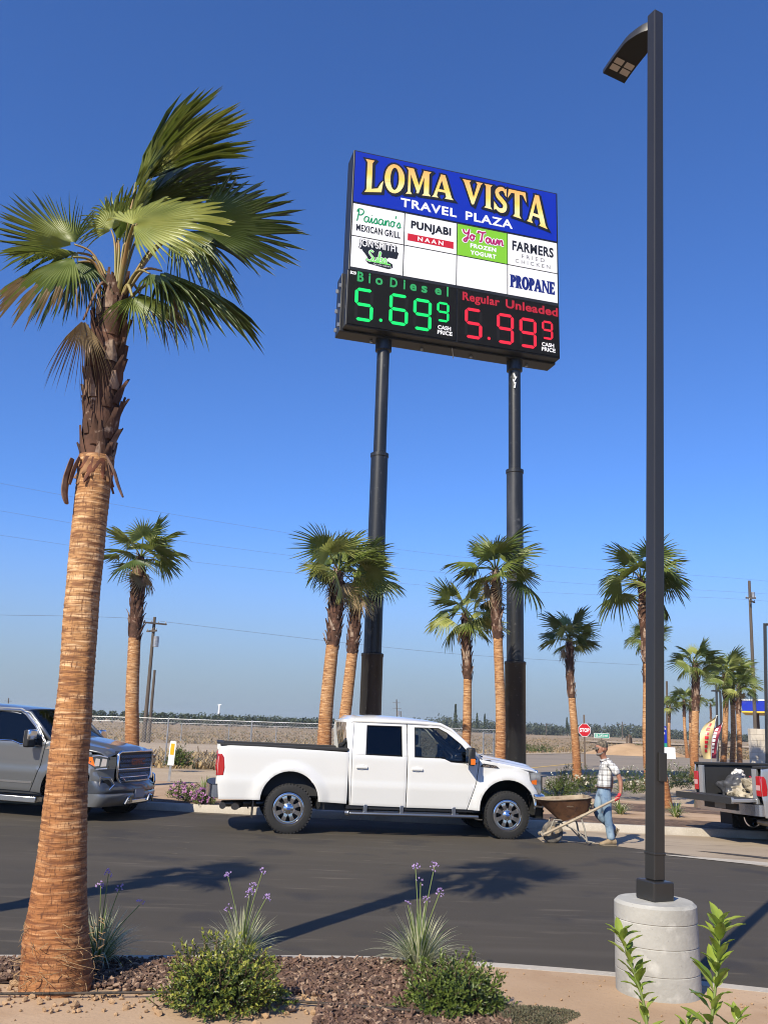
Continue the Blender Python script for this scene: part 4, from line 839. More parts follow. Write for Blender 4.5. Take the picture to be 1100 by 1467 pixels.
def front_mesh(T, paint, yf, HOOD):                # tall chrome-framed mesh grille with three letters
    G = MB()
    zt, zb = 1.20 + HOOD, .70
    q = [(-.50, zb), (.50, zb), (.60, .80), (.60, zt - .04), (.54, zt), (-.54, zt), (-.60, zt - .04), (-.60, .80)]
    G.prism(q, lambda y, z: (4.70 - .10 * y * y, y, z), lambda y, z: (4.5, y, z)); gr = G.build('grille', BLACK, T, bevel=.0)
    b = MB(); b.tube([(4.71 - .10 * y * y, y, z) for y, z in q + q[:1]], .024, 8); b.tube([(4.72, -.44, zb + .07), (4.74, -.40, zb + .02), (4.74, .40, zb + .02), (4.72, .44, zb + .07)], .016, 6); b.tube([(4.705 - .10*y*y, y, .93) for y in arange(-.58, .58, 9)], .013, 6); b.tube([(4.705 - .10*y*y, y, zb+.09) for y in arange(-.5, .5, 9)], .010, 6); b.build('frame', CHROME, gr, smooth=60)
    b = MB(); k = 0
    for i in range(6):
        z = .755 + i * .078
        if z > zt - .05: break
        for j in range(15):
            y = -.54 + j * .077 + (.038 if i % 2 else 0); x = 4.705 - .10 * y * y
            b.tube([(x, y - .036, z), (x, y, z + .026), (x, y + .036, z)], .009, 4, cap=False); b.tube([(x, y - .036, z), (x, y, z - .026), (x, y + .036, z)], .009, 4, cap=False)
    b.build('mesh', mat('dark chrome', (.45, .45, .46), .25, .9), gr)
    b = MB(); text_fit(b, 'GMC', (0, 1, 0, 1), lambda u, v, d=0: (4.738, lerp(.24, -.24, u) * -1 if False else lerp(-.24, .24, u), lerp(1.0, 1.12, v)), bold=.05, spacing=1.1); lt = b.build('lettering', mat('red chrome lettering', (.22, .09, .09), .25, .6), gr)
    # bumper shell
    pr = crv([(4.33, -.965, 0), (4.60, -.93, 0), (4.72, -.66, 0), (4.79, -.3, 0), (4.80, 0, 0), (4.79, .3, 0), (4.72, .66, 0), (4.60, .93, 0), (4.33, .965, 0)], 4)
    z = [(-.06, .30), (-.0, .36), (.02, .48), (.0, .52)]
    b = MB(); b.grid(lambda i, j: (pr[int(i)].x + z[int(j)][0], pr[int(i)].y, z[int(j)][1]), range(len(pr)), range(4)); fb = b.build('front_bumper', GREYMETAL if False else paint, T, smooth=60)
    z2 = [(.0, .525), (.01, .56), (-.02, .64), (-.05, .70), (-.09, .73)]
    b = MB(); b.grid(lambda i, j: (pr[int(i)].x + z2[int(j)][0], pr[int(i)].y, z2[int(j)][1]), range(len(pr)), range(5)); b.build('upper_bumper', mat('dark grey bumper', (.05, .055, .065), .35, .4, coat=1.), fb, smooth=60)
    for s in (-1, 1):
        b = MB(); q = [(4.40, .62), (4.50, .56), (4.66, .58), (4.70, .68), (4.62, .86), (4.42, .86)]
        def cy(x): return .97 - .9 * max(0, x - 4.42) ** 1.4
        b = MB(); b.grid(lambda u, v: (lerp(4.36, 4.66, u), s * lerp(.962, .66, u ** 1.6), lerp(.52, .92 + HOOD * .5, v)), arange(0, 1, 8), arange(0, 1, 3)); b.build('corner_panel', paint, fb, smooth=180)
        b = MB(); b.lathe([(.0, .0), (.075, .0), (.085, -.02)], 20, axis='Y'); b.v = [tuple(Matrix.Translation((4.60, s * .80, .68)) @ Matrix.Rotation(s * radians(-50), 4, 'Z') @ Matrix.Rotation(pi if s > 0 else 0, 4, 'X') @ V((x, -abs(y) * 0 - .03, z))) for x, y, z in b.v]; fg = b.build('fog_light', BLACK, fb)
        b = MB(); M4 = Matrix.Translation((4.605, s * .81, .68)) @ Matrix.Rotation(s * radians(-50), 4, 'Z')
        pts = [M4 @ V((x, -.035 if s < 0 else .035, z)) for x, z in ((-.12, -.09), (.04, -.11), (.14, .0), (.06, .11), (-.12, .13), (-.12, -.09))]; b.tube(pts, .013, 6); b.build('fog_bezel', CHROME, fb)
        b = MB(); b.tube([(4.83, s * .50, .34), (4.84, s * .42, .44), (4.84, s * .34, .46), (4.84, s * .28, .36)], .022, 6); b.build('tow_hook', CHROME, fb)
    b = MB(); b.box((4.78, -.36, .335), (4.83, .36, .40)); b.build('skid_plate', GREYMETAL, fb, bevel=.01)
    b = MB(); b.box((4.815, -.15, .43), (4.83, .15, .57)); pl = b.build('number_plate', mat('plate pale', (.30, .31, .36), .5), fb)

white = pickup('pickup_truck', 'white crew cab pickup truck with chrome wheels parked side on behind the wheelbarrow', hit(411, 1195) + V((-sin(radians(10.5)), cos(radians(10.5)), 0)) * .965, (0, radians(.75), radians(10.5)), P_WHITE,
    dict(front=front_bars, oval=FBLUE, vent_text='SUPER DUTY', mirror_signal=1, spokes=8, rim=.265))
gp = hit(90, 1175)
gmc = pickup('pickup_truck', 'steel grey pickup truck with a chrome mesh grille parked behind the foreground palm', gp + V((sin(radians(15)), cos(radians(15)), 0)) * .965 - V((cos(radians(15)), -sin(radians(15)), 0)) * 3.93, (0, radians(.7), radians(-15)), P_GREY,
    dict(front=front_mesh, chevron=1, hood=.04, roof=-.06, chrome_trim=1, mirror_cap=1, tube_step=0, step=GREYMETAL, flare=.02, rearglass=GLASSM, frontglass=GLASSM, vent=CHROME, handle=CHROME, r=.41, spokes=6))
sp = hit(1060, 1197) + V((.20, 0, 0)); sa = radians(20)
silver = pickup('pickup_truck', 'silver pickup truck with its tailgate down and a loaded bed', sp - V((-sin(sa), cos(sa), 0)) * .83, (0, 0, sa), P_SILVER,
    dict(front=front_bars, tail_down=1, plate_recess=1, bumper=GREYMETAL, tube_step=0, spokes=6, flare=.03))
b = MB()
text_fit(b, '4X4', (0, 1, 0, 1), lambda u, v, d=0: (lerp(-.98, -.66, u), -.960, lerp(1.24, 1.32, v)), bold=.05, shear=.3); b.build('decal', mat('red decal', (.45, .015, .03), .4), silver)
# ================================================================ fan palms
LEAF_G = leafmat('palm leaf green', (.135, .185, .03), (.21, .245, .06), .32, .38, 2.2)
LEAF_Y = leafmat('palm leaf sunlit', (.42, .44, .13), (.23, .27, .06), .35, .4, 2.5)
LEAF_D = leafmat('palm leaf shaded', (.062, .095, .024), (.10, .14, .036), .28, .4, 2.5)  # sunlit and shaded fronds: light and shade put into the leaf colours
LEAF_T = leafmat('dry palm leaf', (.36, .28, .16), (.25, .175, .09), .2, .8, 4)
PETI = mat('palm petiole', (.22, .20, .07), .5, noise=[(4, (.4, .7), (.30, .16, .06), 3)])
PETD = mat('dry petiole', (.16, .085, .045), .8)
BARK = mat('palm trunk', (.34, .150, .048), .85, noise=[(1.3, (.4, .64), (.42, .215, .082), 5, (1, 1, .6)), (9, (.47, .60), (.19, .078, .028), 5, (.7, .7, 5)), (20, (.52, .68), (.60, .36, .17), 4, (.25, .25, 2.6)), (60, (.56, .70), (.17, .075, .03), 3, (1.6, 1.6, .25)), (44, (.58, .72), (.12, .05, .02), 4, (2.2, 2.2, .5))], bump=(24, .55, .015, (.5, .5, 4)))
BOOT = mat('palm leaf base', (.062, .029, .017), .9, noise=[(7, (.45, .65), (.12, .055, .033), 5), (14, (.62, .72), (.30, .22, .17), 4)], bump=(40, .6, .01, (1, 1, .25)))
BOOTL = mat('palm leaf base pale', (.20, .12, .08), .85, noise=[(9, (.42, .65), (.36, .27, .2), 5), (14, (.5, .7), (.09, .045, .03), 5)], bump=(40, .6, .01, (1, 1, .25)))
GRAV = V((0, 0, -1))

def weathered(M):                                  # the shaved trunk is redder at the foot and bleached higher up
    t = M.node_tree; N = t.nodes; L = t.links; p = N['Principled BSDF']; src = p.inputs['Base Color'].links[0].from_socket
    tc = N.new('ShaderNodeTexCoord'); sp = N.new('ShaderNodeSeparateXYZ'); L.new(tc.outputs['Object'], sp.inputs[0])
    nz = N.new('ShaderNodeTexNoise'); nz.inputs['Scale'].default_value = 1.1; L.new(tc.outputs['Object'], nz.inputs['Vector'])
    ad = N.new('ShaderNodeMath'); ad.operation = 'MULTIPLY_ADD'; ad.inputs[1].default_value = 2.2; L.new(nz.outputs['Fac'], ad.inputs[0]); L.new(sp.outputs['Z'], ad.inputs[2])
    mr = N.new('ShaderNodeMapRange'); mr.inputs['From Min'].default_value = 1.0; mr.inputs['From Max'].default_value = 3.4; L.new(ad.outputs[0], mr.inputs['Value'])
    mx = N.new('ShaderNodeMix'); mx.data_type = 'RGBA'; mx.inputs['A'].default_value = (.72, .56, .46, 1); mx.inputs['B'].default_value = (1.12, 1.20, 1.36, 1); L.new(mr.outputs[0], mx.inputs['Factor'])
    mu = N.new('ShaderNodeMix'); mu.data_type = 'RGBA'; mu.blend_type = 'MULTIPLY'; mu.inputs['Factor'].default_value = 1; L.new(src, mu.inputs['A']); L.new(mx.outputs['Result'], mu.inputs['B']); L.new(mu.outputs['Result'], p.inputs['Base Color'])
weathered(BARK)
def fan(mb, hub, axis, normal, R, rng, nseg=34, spread=230, cup=.35, droop=.35, split=.45, wind=V((0, 0, 0)), mi=0, mi_tip=None, close=0., fray=.07):
    axis = axis.normalized(); normal = (normal - axis * normal.dot(axis)).normalized(); side = axis.cross(normal)
    da = radians(spread) / nseg
    rs = [.05, .22, split, lerp(split, 1, .35), lerp(split, 1, .7), 1.]
    for i in range(nseg):
        a = (i + .5 - nseg / 2) * da
        Li = R * (.70 + .30 * cos(a * .8)) * rng.uniform(.84, 1.08)
        dr = droop * rng.uniform(.6, 1.5); tw = rng.gauss(0, .07); fr = rng.gauss(0, fray)
        rows = []
        for r in rs:
            for e in (-1, 0, 1):
                if r <= split: w = da * .5 * e
                else: w = da * .5 * e * (1 - (r - split) / (1 - split)) ** .8 * (split / r) * .72
                b_ = a + w + (tw * max(0, r - split) if r > split else 0)
                b_ *= (1 - close)
                p = axis * cos(b_) + side * sin(b_)
                q = hub + p * (Li * r) - normal * (cup * Li * r * (sin(b_ * .75) ** 2)) + normal * (Li * .018 * (1 if e else -1) * min(1, r * 3) * (1 if r < .9 else 0))
                t = max(0, r - .35) / .65
                q = q + GRAV * (Li * dr * t * t) + wind * (Li * t ** 1.6) + normal * (Li * fr * max(0, r - split))
                rows.append(q)
        n = len(rs)
        fs = []
        for k in range(n - 1):
            o = k * 3; fs += [(o, o+1, o+4, o+3), (o+1, o+2, o+5, o+4)]
        m0 = len(mb.v)
        mb.add(rows, fs, mi)
        if mi_tip is not None:
            for k in (-1, -2, -3, -4): mb.m[k] = mi_tip if rng.random() < .8 else mi
def petiole(mb, a, c, hub, r0, r1, mi):
    pts = crv([a, c, hub], 5); n = len(pts)
    mb.tube(pts, [lerp(r0, r1, i / (n - 1)) for i in range(n)], 6, mi, flat=.6)
def trunk_mesh(pts, radii, step=.03, seg=28, ring=.035, amp=.02, seed=0, wob=.03):
    """trunk of revolution along pts with irregular leaf-scar rings"""
    P = crv(pts, 8); L = [0]
    for a, c in zip(P, P[1:]): L.append(L[-1] + (c - a).length)
    Rr = []
    n0 = len(pts) - 1
    for i in range(len(P)):
        f = i / 8; k = min(int(f), n0 - 1); Rr.append(lerp(radii[k], radii[k+1], f - k))
    tot = L[-1]; n = int(tot / step); mb = MB(); vs = []
    for i in range(n + 1):
        s = tot * i / n; k = 0
        while k < len(L) - 2 and L[k+1] < s: k += 1
        t = (s - L[k]) / max(1e-6, L[k+1] - L[k]); c = P[k].lerp(P[k+1], t); r = lerp(Rr[k], Rr[k+1], t)
        for j in range(seg):
            a = 2 * pi * j / seg
            z = s + .022 * mnoise.noise((cos(a) * 1.2 + seed, sin(a) * 1.2, s * 1.1))
            ph = (z / ring + .8 * mnoise.noise((z * 3, seed, 0))) % 1.0
            saw = (1 - ph) ** 1.5
            rr = r * (1 + amp * (saw - .4) + wob * mnoise.noise((cos(a) * 2 + seed, sin(a) * 2, s * 2.5)) + amp * .7 * mnoise.noise((cos(a) * 9, sin(a) * 9 + seed, s * 40)))
            vs.append((c.x + rr * cos(a), c.y + rr * sin(a), c.z))
    mb.add(vs, [(i*seg+j, i*seg+(j+1) % seg, (i+1)*seg+(j+1) % seg, (i+1)*seg+j) for i in range(n) for j in range(seg)] + [tuple(n*seg+j for j in range(seg))])
    return mb
def boots_mesh(pts, radii, rng, n, size, pale=.25, flare=.3):
    """the sheath of old split leaf bases: a core and many curved plates"""
    P = [V(p) for p in pts]; mb = MB(); mb.tube(P, [r * .86 for r in radii], 16)
    for i in range(n):
        t = (i + rng.random()) / n; f = t * (len(P) - 1); k = min(int(f), len(P) - 2); c = P[k].lerp(P[k+1], f - k); r = lerp(radii[k], radii[k+1], f - k)
        a = i * 2.399 + rng.gauss(0, .25); d = V((cos(a), sin(a), 0)); sd = V((-sin(a), cos(a), 0)); h = size * rng.uniform(.8, 1.5); w = size * rng.uniform(.45, .75)
        lean = rng.gauss(0, .35); tip = rng.uniform(.2, 1) ** 2 * flare
        q = []
        for (v, ww, out) in ((-.3, 1.05, -.05), (.15, 1., .04), (.55, .65, .05 + tip * .4), (1., .22 if rng.random() < .6 else .5, .06 + tip)):
            for e in (-1, 0, 1):
                q.append(c + d * (r * (1 + out) - w * .35 * e * e * .6) + sd * (e * w * ww * .5 + lean * v * h * .5) + V((0, 0, 1)) * (v * h))
        mb.add(q, [(o*3+e, o*3+e+1, o*3+e+4, o*3+e+3) for o in range(3) for e in range(2)], 1 if rng.random() < pale else 0)
    return mb

# ---- the palm in the foreground
rng = random.Random(11)
b0 = hit(80, 1430, .15); PY = b0.y + .22
prof = [(1440, 80, 108), (1400, 81, 102), (1350, 81, 93), (1300, 84, 79), (1250, 87, 71), (1200, 91, 65), (1100, 98, 56), (1000, 108, 48), (900, 115, 48), (800, 124, 48), (700, 134, 47), (655, 139, 48)]
def pz(px, py): return aty(px, py, PY)
def zc(p): return p.y * cos(PITCH) + (p.z - EYE.z) * sin(PITCH)
cen = [pz(x, y) for y, x, w in prof]; rad = [w / 2 / F * zc(c) for (y, x, w), c in zip(prof, cen)]
big = thing('palm_tree', 'large fan palm close up with ringed orange trunk and windswept fronds', 'palm tree', (cen[0].x, PY, .13))
BO = V(big.location)
trunk_mesh([c - BO for c in cen], rad, step=.0105, seg=72, ring=.040, amp=.026, seed=3, wob=.06).build('trunk', BARK, big, smooth=180)
bprof = [(668, 138, 50), (640, 141, 54), (600, 146, 57), (560, 149, 60), (520, 151, 60), (480, 156, 57), (445, 161, 50), (418, 167, 38)]
bc = [pz(x, y) for y, x, w in bprof]; br = [w / 2 / F * zc(c) * .92 for (y, x, w), c in zip(bprof, bc)]
boots_mesh([c - BO for c in bc], br, rng, 90, .13, .22, .35).build('leaf_bases', [BOOT, BOOTL], big, smooth=60)
mb = MB()                                           # peeled sheaths that hang below the boots
for pts, w in (([(112, 664), (104, 690), (101, 712), (104, 727)], .05), ([(122, 662), (114, 680), (108, 700)], .03), ([(160, 660), (170, 680), (176, 700), (183, 718)], .028), ([(162, 668), (166, 690), (166, 700)], .012)):
    P = crv([pz(x, y) - BO + V((0, -.12, 0)) for x, y in pts], 4); mb = MB(); mb.tube(P, [w * (.5 + .5 * sin(pi * (i + 1) / (len(P) + 1))) for i in range(len(P))], 6, flat=.4)
    mb.build('hanging_sheath', mat('hanging sheath', (.14, .07, .045), .85, noise=[(12, (.4, .7), (.25, .16, .11), 4)]), big)
mb = MB()                                           # loose fibres round the foot
for i in range(140):
    a = rng.uniform(-pi, pi); z = rng.uniform(.02, .45); r = rad[0] * (1.03 - z * .35)
    p = V((r * cos(a), r * sin(a), z)); q = p + V((-sin(a), cos(a), 0)) * rng.gauss(0, .09) + V((cos(a) * .03, sin(a) * .03, rng.gauss(-.03, .03))); mb.tube([p, (p + q) / 2 + V((cos(a) * .02, sin(a) * .02, 0)), q], [.0022, .002, .0008], 4)
mb.build('fibres', mat('palm fibre', (.28, .18, .09), .9), big)
top = pz(168, 425) - BO
def W(x, y, dy): return aty(x, y, PY + dy) - BO
def frond(hubpx, tippx, dyh, dyt, normal, R=None, m=0, par=big, **k):
    """one frond, given where its hub and the middle of its far edge are seen and how far back each lies"""
    hub = W(hubpx[0], hubpx[1], dyh); tip = W(tippx[0], tippx[1], dyt); ax = tip - hub
    mbf = MB(); pm = k.pop('pet', 3); a = top + V((hub - top).normalized()) * .05 + V((0, 0, -.08)); c = lerp(top, hub, .55) + V((0, 0, .10 + k.pop('arch', 0)))
    petiole(mbf, a, c, hub, .02, .011, pm)
    fan(mbf, hub, ax, V(normal), R or ax.length, rng, mi=m, **k)
    return mbf.build('frond', [LEAF_G, LEAF_Y, LEAF_D, PETI, LEAF_T, PETD], par, smooth=180)
wr = V((.10, .05, .02))
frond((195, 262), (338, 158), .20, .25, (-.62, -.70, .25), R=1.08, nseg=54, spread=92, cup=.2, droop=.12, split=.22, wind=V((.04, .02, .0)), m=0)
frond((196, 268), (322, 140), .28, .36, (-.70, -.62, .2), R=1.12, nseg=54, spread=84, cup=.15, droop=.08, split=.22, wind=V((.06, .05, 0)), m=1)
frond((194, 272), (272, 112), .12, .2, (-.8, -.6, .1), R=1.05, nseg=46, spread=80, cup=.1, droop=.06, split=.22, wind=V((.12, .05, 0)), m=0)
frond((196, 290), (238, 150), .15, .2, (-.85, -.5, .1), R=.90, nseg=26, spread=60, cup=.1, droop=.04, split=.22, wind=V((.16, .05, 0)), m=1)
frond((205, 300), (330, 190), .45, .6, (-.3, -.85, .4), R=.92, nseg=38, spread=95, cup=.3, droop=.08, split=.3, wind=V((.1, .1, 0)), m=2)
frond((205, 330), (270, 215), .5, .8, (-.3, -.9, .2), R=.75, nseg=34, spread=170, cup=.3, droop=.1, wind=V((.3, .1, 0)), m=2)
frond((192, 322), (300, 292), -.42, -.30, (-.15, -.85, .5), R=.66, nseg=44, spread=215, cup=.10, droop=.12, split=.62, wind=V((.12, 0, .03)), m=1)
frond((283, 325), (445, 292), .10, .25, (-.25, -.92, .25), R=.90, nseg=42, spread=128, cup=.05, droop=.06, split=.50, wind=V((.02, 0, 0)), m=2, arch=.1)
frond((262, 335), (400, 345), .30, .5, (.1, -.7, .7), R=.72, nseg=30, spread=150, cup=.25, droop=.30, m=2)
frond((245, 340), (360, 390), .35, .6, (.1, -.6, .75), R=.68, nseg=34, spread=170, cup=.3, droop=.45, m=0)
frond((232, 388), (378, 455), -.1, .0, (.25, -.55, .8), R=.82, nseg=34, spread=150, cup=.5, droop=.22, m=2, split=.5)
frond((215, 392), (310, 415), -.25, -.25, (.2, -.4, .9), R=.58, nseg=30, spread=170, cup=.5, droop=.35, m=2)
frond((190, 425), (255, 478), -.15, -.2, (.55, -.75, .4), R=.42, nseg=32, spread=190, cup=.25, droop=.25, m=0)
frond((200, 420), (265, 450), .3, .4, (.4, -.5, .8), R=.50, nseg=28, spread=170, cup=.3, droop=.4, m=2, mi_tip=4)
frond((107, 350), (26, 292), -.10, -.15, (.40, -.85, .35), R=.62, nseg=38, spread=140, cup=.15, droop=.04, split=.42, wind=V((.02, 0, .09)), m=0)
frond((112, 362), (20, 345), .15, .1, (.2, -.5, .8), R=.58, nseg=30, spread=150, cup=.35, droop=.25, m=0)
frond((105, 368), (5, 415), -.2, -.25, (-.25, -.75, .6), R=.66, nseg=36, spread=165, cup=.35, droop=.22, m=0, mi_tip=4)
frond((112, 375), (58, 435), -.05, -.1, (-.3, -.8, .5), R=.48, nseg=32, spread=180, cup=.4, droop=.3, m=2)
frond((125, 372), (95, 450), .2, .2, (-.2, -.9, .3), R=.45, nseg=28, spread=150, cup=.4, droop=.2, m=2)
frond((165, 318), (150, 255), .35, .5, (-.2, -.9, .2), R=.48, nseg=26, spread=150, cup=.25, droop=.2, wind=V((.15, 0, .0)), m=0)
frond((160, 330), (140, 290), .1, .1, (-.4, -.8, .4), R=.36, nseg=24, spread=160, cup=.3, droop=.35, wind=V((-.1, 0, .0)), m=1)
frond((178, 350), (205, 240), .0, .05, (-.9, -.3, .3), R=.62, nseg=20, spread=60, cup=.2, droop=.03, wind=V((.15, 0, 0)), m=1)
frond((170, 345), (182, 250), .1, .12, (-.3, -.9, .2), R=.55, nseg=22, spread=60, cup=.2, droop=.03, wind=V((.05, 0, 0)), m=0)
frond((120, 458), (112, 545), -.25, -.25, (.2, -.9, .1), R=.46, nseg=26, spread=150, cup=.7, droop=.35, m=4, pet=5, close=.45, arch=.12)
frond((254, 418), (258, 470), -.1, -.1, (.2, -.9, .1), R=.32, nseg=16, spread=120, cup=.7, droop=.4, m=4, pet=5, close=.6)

mb = MB()                                           # torn sheath ends over the top of the shaved trunk
for i in range(30):
    a = i * 2.399; t = rng.uniform(-.02, .05); c = bc[0] - BO; r = br[0] * 1.02; d = V((cos(a), sin(a), 0)); sd = V((-sin(a), cos(a), 0)); h = rng.uniform(.07, .20); w = rng.uniform(.05, .10); ln = rng.gauss(0, .25)
    q = []
    for v, ww, out in ((.25, 1, .04), (-.2, 1, .05), (-.65, .7, .07), (-1, .15, .06 + .25 * rng.random() ** 3)):
        for e in (-1, 0, 1): q.append(c + d * (r * (1 + out) - w * .2 * e * e) + sd * (e * w * ww * .5 + ln * v * h) + V((0, 0, t + v * h)))
    mb.add(q, [(o*3+e, o*3+e+1, o*3+e+4, o*3+e+3) for o in range(3) for e in range(2)], i % 2)
mb.build('torn_sheaths', [mat('torn sheath red', (.17, .06, .03), .85, noise=[(9, (.4, .65), (.09, .035, .02), 5)]), mat('torn sheath tan', (.30, .16, .075), .85, noise=[(9, (.4, .65), (.18, .08, .035), 5)])], big, smooth=60)
# ---- palms farther off: shared frond meshes, each palm its own arrangement
FR = []
for i in range(5):
    r2 = random.Random(50 + i); mb = MB()
    petiole(mb, V((0, 0, 0)), V((0, .30, .035)), V((0, .62, 0)), .024, .012, 1)
    fan(mb, V((0, .62, 0)), V((0, 1, -.15 - .1 * (i % 3))), V((0, .15, 1)), .80 + .05 * (i % 3), r2, nseg=28, spread=190 + 14 * i, cup=.30 + .07 * i, droop=.07 + .06 * i, split=.46)
    me = bpy.data.meshes.new('frond'); me.from_pydata(mb.v, [], mb.f); me.polygons.foreach_set('material_index', mb.m); me.polygons.foreach_set('use_smooth', [True] * len(me.polygons)); FR.append(me)
FR_MAT = {}
def frond_mesh(i, m):
    if (i, m.name) not in FR_MAT:
        c = FR[i].copy(); c.materials.clear(); c.materials.append(m); c.materials.append(PETI if m is not LEAF_T else PETD); FR_MAT[(i, m.name)] = c
    return FR_MAT[(i, m.name)]
def palm(label, base, topz, r0, crown_r, seed, n=22, boot=.35, lean=(0, 0), group='fan palms around the lot', dead=2, wind=.25, lo=-35, detail=1, dark=.25):
    """base on the ground; topz = height of the crown's heart above the base"""
    rg = random.Random(seed)
    T = thing('palm_tree', label, 'palm tree', base, (0, 0, 0), group)
    lx, ly = lean
    pt = lambda t: V((lx * t + .05 * sin(t * 5 + seed), ly * t, topz * t))
    hb = 1 - boot
    ts = [0, .03, .08, .2, .4, hb]; rd = [r0 * 1.45, r0 * 1.3, r0 * 1.12, r0 * 1.02, r0 * .95, r0 * .9]
    trunk_mesh([pt(t) + V((0, 0, -.1 if t == 0 else 0)) for t in ts], rd, step=.03 if detail else .12, seg=24 if detail else 12, ring=.07, amp=.03, seed=seed).build('trunk', BARK, T, smooth=180)
    bt = arange(hb - .01, 1, 7); bw = [r0 * .98, r0 * 1.1, r0 * 1.12, r0 * 1.12, r0 * 1.1, r0 * 1.0, r0 * .6]
    boots_mesh([pt(t) for t in bt], bw, rg, 60 if detail else 24, .17, .3, .45).build('leaf_bases', [BOOT, BOOTL], T, smooth=60)
    hp = pt(1.0)
    for i in range(n):
        u = (i + .5) / n; el = radians(lerp(82, lo, u ** .85)); az = i * 2.399 + rg.gauss(0, .2)
        d = V((cos(az) * cos(el) + wind * .5, sin(az) * cos(el), sin(el))); d.normalize()
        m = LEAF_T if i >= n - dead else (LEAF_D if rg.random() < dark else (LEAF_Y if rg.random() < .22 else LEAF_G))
        if i >= n - dead: d = V((cos(az) * .35, sin(az) * .35, -1)).normalized()
        o = bpy.data.objects.new('frond', frond_mesh(rg.randrange(5), m)); COL.objects.link(o); o.parent = T
        y = d; x = y.cross(V((0, 0, 1))); x = x.normalized() if x.length > .05 else V((1, 0, 0)); z = x.cross(y)
        x = (x * cos(rg.gauss(0, .5)) + z * sin(rg.gauss(0, .6))).normalized(); z = x.cross(y).normalized(); x = y.cross(z)
        s = crown_r / 1.42 * rg.uniform(.72, 1.08) * (.8 if i >= n - dead else 1)
        M4 = Matrix(((x.x, y.x, z.x, hp.x), (x.y, y.y, z.y, hp.y), (x.z, y.z, z.z, hp.z), (0, 0, 0, 1)))
        o.matrix_local = Matrix.Translation((0, 0, -.12 * (1 - u) * 0)) @ M4 @ Matrix.Diagonal((s, s, s, 1))
    return T
def palm_px(label, bpx, Y, tpx, wpx, crown_px, seed, **k):
    """trunk foot column bpx at distance Y, heart of the crown at pixel tpx, trunk width and crown radius in pixels"""
    z0 = gz(bpx / 60, Y) + (.15 if 18.7 < Y < 25 else 0)
    lo_, hi_ = 900., 1500.
    for _ in range(40):
        mid = (lo_ + hi_) / 2
        if aty(bpx, mid, Y).z > z0: lo_ = mid
        else: hi_ = mid
    base = aty(bpx, lo_, Y); base.z = z0 - .03; tp = aty(tpx[0], tpx[1], Y)
    return palm(label, base, tp.z - base.z, wpx / 2 / F * zc(base), crown_px / F * zc(tp), seed, lean=(tp.x - base.x, 0), **k)
palm_px('fan palm rising behind the hood of the grey pickup', 187, 22.5, (200, 798), 20, 80, 21, n=19, boot=.36, dead=3)
palm_px('front palm of the pair behind the cab of the white pickup', 462, 21.2, (482, 818), 21, 86, 22, n=20, boot=.33, dead=3)
palm_px('rear palm of the pair behind the cab, a dry frond hanging down its trunk', 486, 24.3, (511, 828), 18, 76, 23, n=18, boot=.36, dead=4)
palm_px('shorter palm behind the windshield of the white pickup', 666, 24.6, (668, 880), 13.5, 66, 24, n=18, boot=.36, dead=1, lo=-45)
palm_px('tall palm standing in front of the right sign pole', 715, 23.0, (713, 818), 15.5, 80, 25, n=19, boot=.30, dead=2)
palm_px('shaded leaning palm beside the stop sign, its crown and upper trunk in shadow', 825, 36, (816, 917), 11.5, 52, 26, n=18, boot=.42, dead=1, lo=-30)
palm_px('tall palm half hidden behind the lamp post', 952, 23.5, (917, 830), 14, 82, 27, n=17, boot=.38, dead=0, wind=.45)
palm_px('lower palm crown showing both sides of the lamp post', 928, 33, (924, 915), 10, 42, 28, n=16, boot=.3, dead=0)
palm_px('thick lone palm between the lamp post and the feather flags', 996, 41, (994, 950), 11.5, 46, 29, n=18, boot=.42, dead=1, wind=.4)
palm_px('left palm of the close trio behind the silver pickup bed', 1036, 46, (1039, 968), 8.5, 40, 30, n=16, boot=.25, dead=2)
palm_px('middle palm of the close trio behind the silver pickup bed', 1048, 47.5, (1049, 962), 7.5, 42, 31, n=16, boot=.33, dead=0)
palm_px('right palm of the close trio behind the silver pickup bed', 1057, 45, (1059, 985), 7.5, 38, 32, n=16, boot=.3, dead=1)
palm_px('small far palm beside the blue sign', 958, 82, (959, 1010), 4.2, 22, 33, n=14, boot=.35, dead=0, detail=0)
palm_px('far palm behind the thick lone palm, its left neighbour', 984, 78, (978, 1003), 4.6, 27, 34, n=14, boot=.3, dead=0, detail=0)
palm_px('far palm close behind the thick lone palm, half covered by its trunk', 990, 84, (987, 1004), 4.2, 24, 35, n=12, boot=.4, dead=0, detail=0)
palm_px('tiny distant palm just left of the yellow feather flag', 1018, 120, (1017, 1008), 3.2, 12, 36, n=12, boot=.5, dead=0, detail=0)
# its crown lies outside the frame; its shadow falls across the road
sh = hit(275, 1252); hgt = 5.2; pb = V((sh.x, sh.y, 0)) - V((sin(radians(30)), cos(radians(30)), 0)) * ((hgt + .15) / math.tan(SUN_EL))
palm('fan palm outside the frame whose shadow crosses the road by the grey pickup', V((pb.x - .25, pb.y, .13)), hgt, .17, .95, 41, n=16, boot=.4, lean=(.25, 0), dead=1, wind=.4)
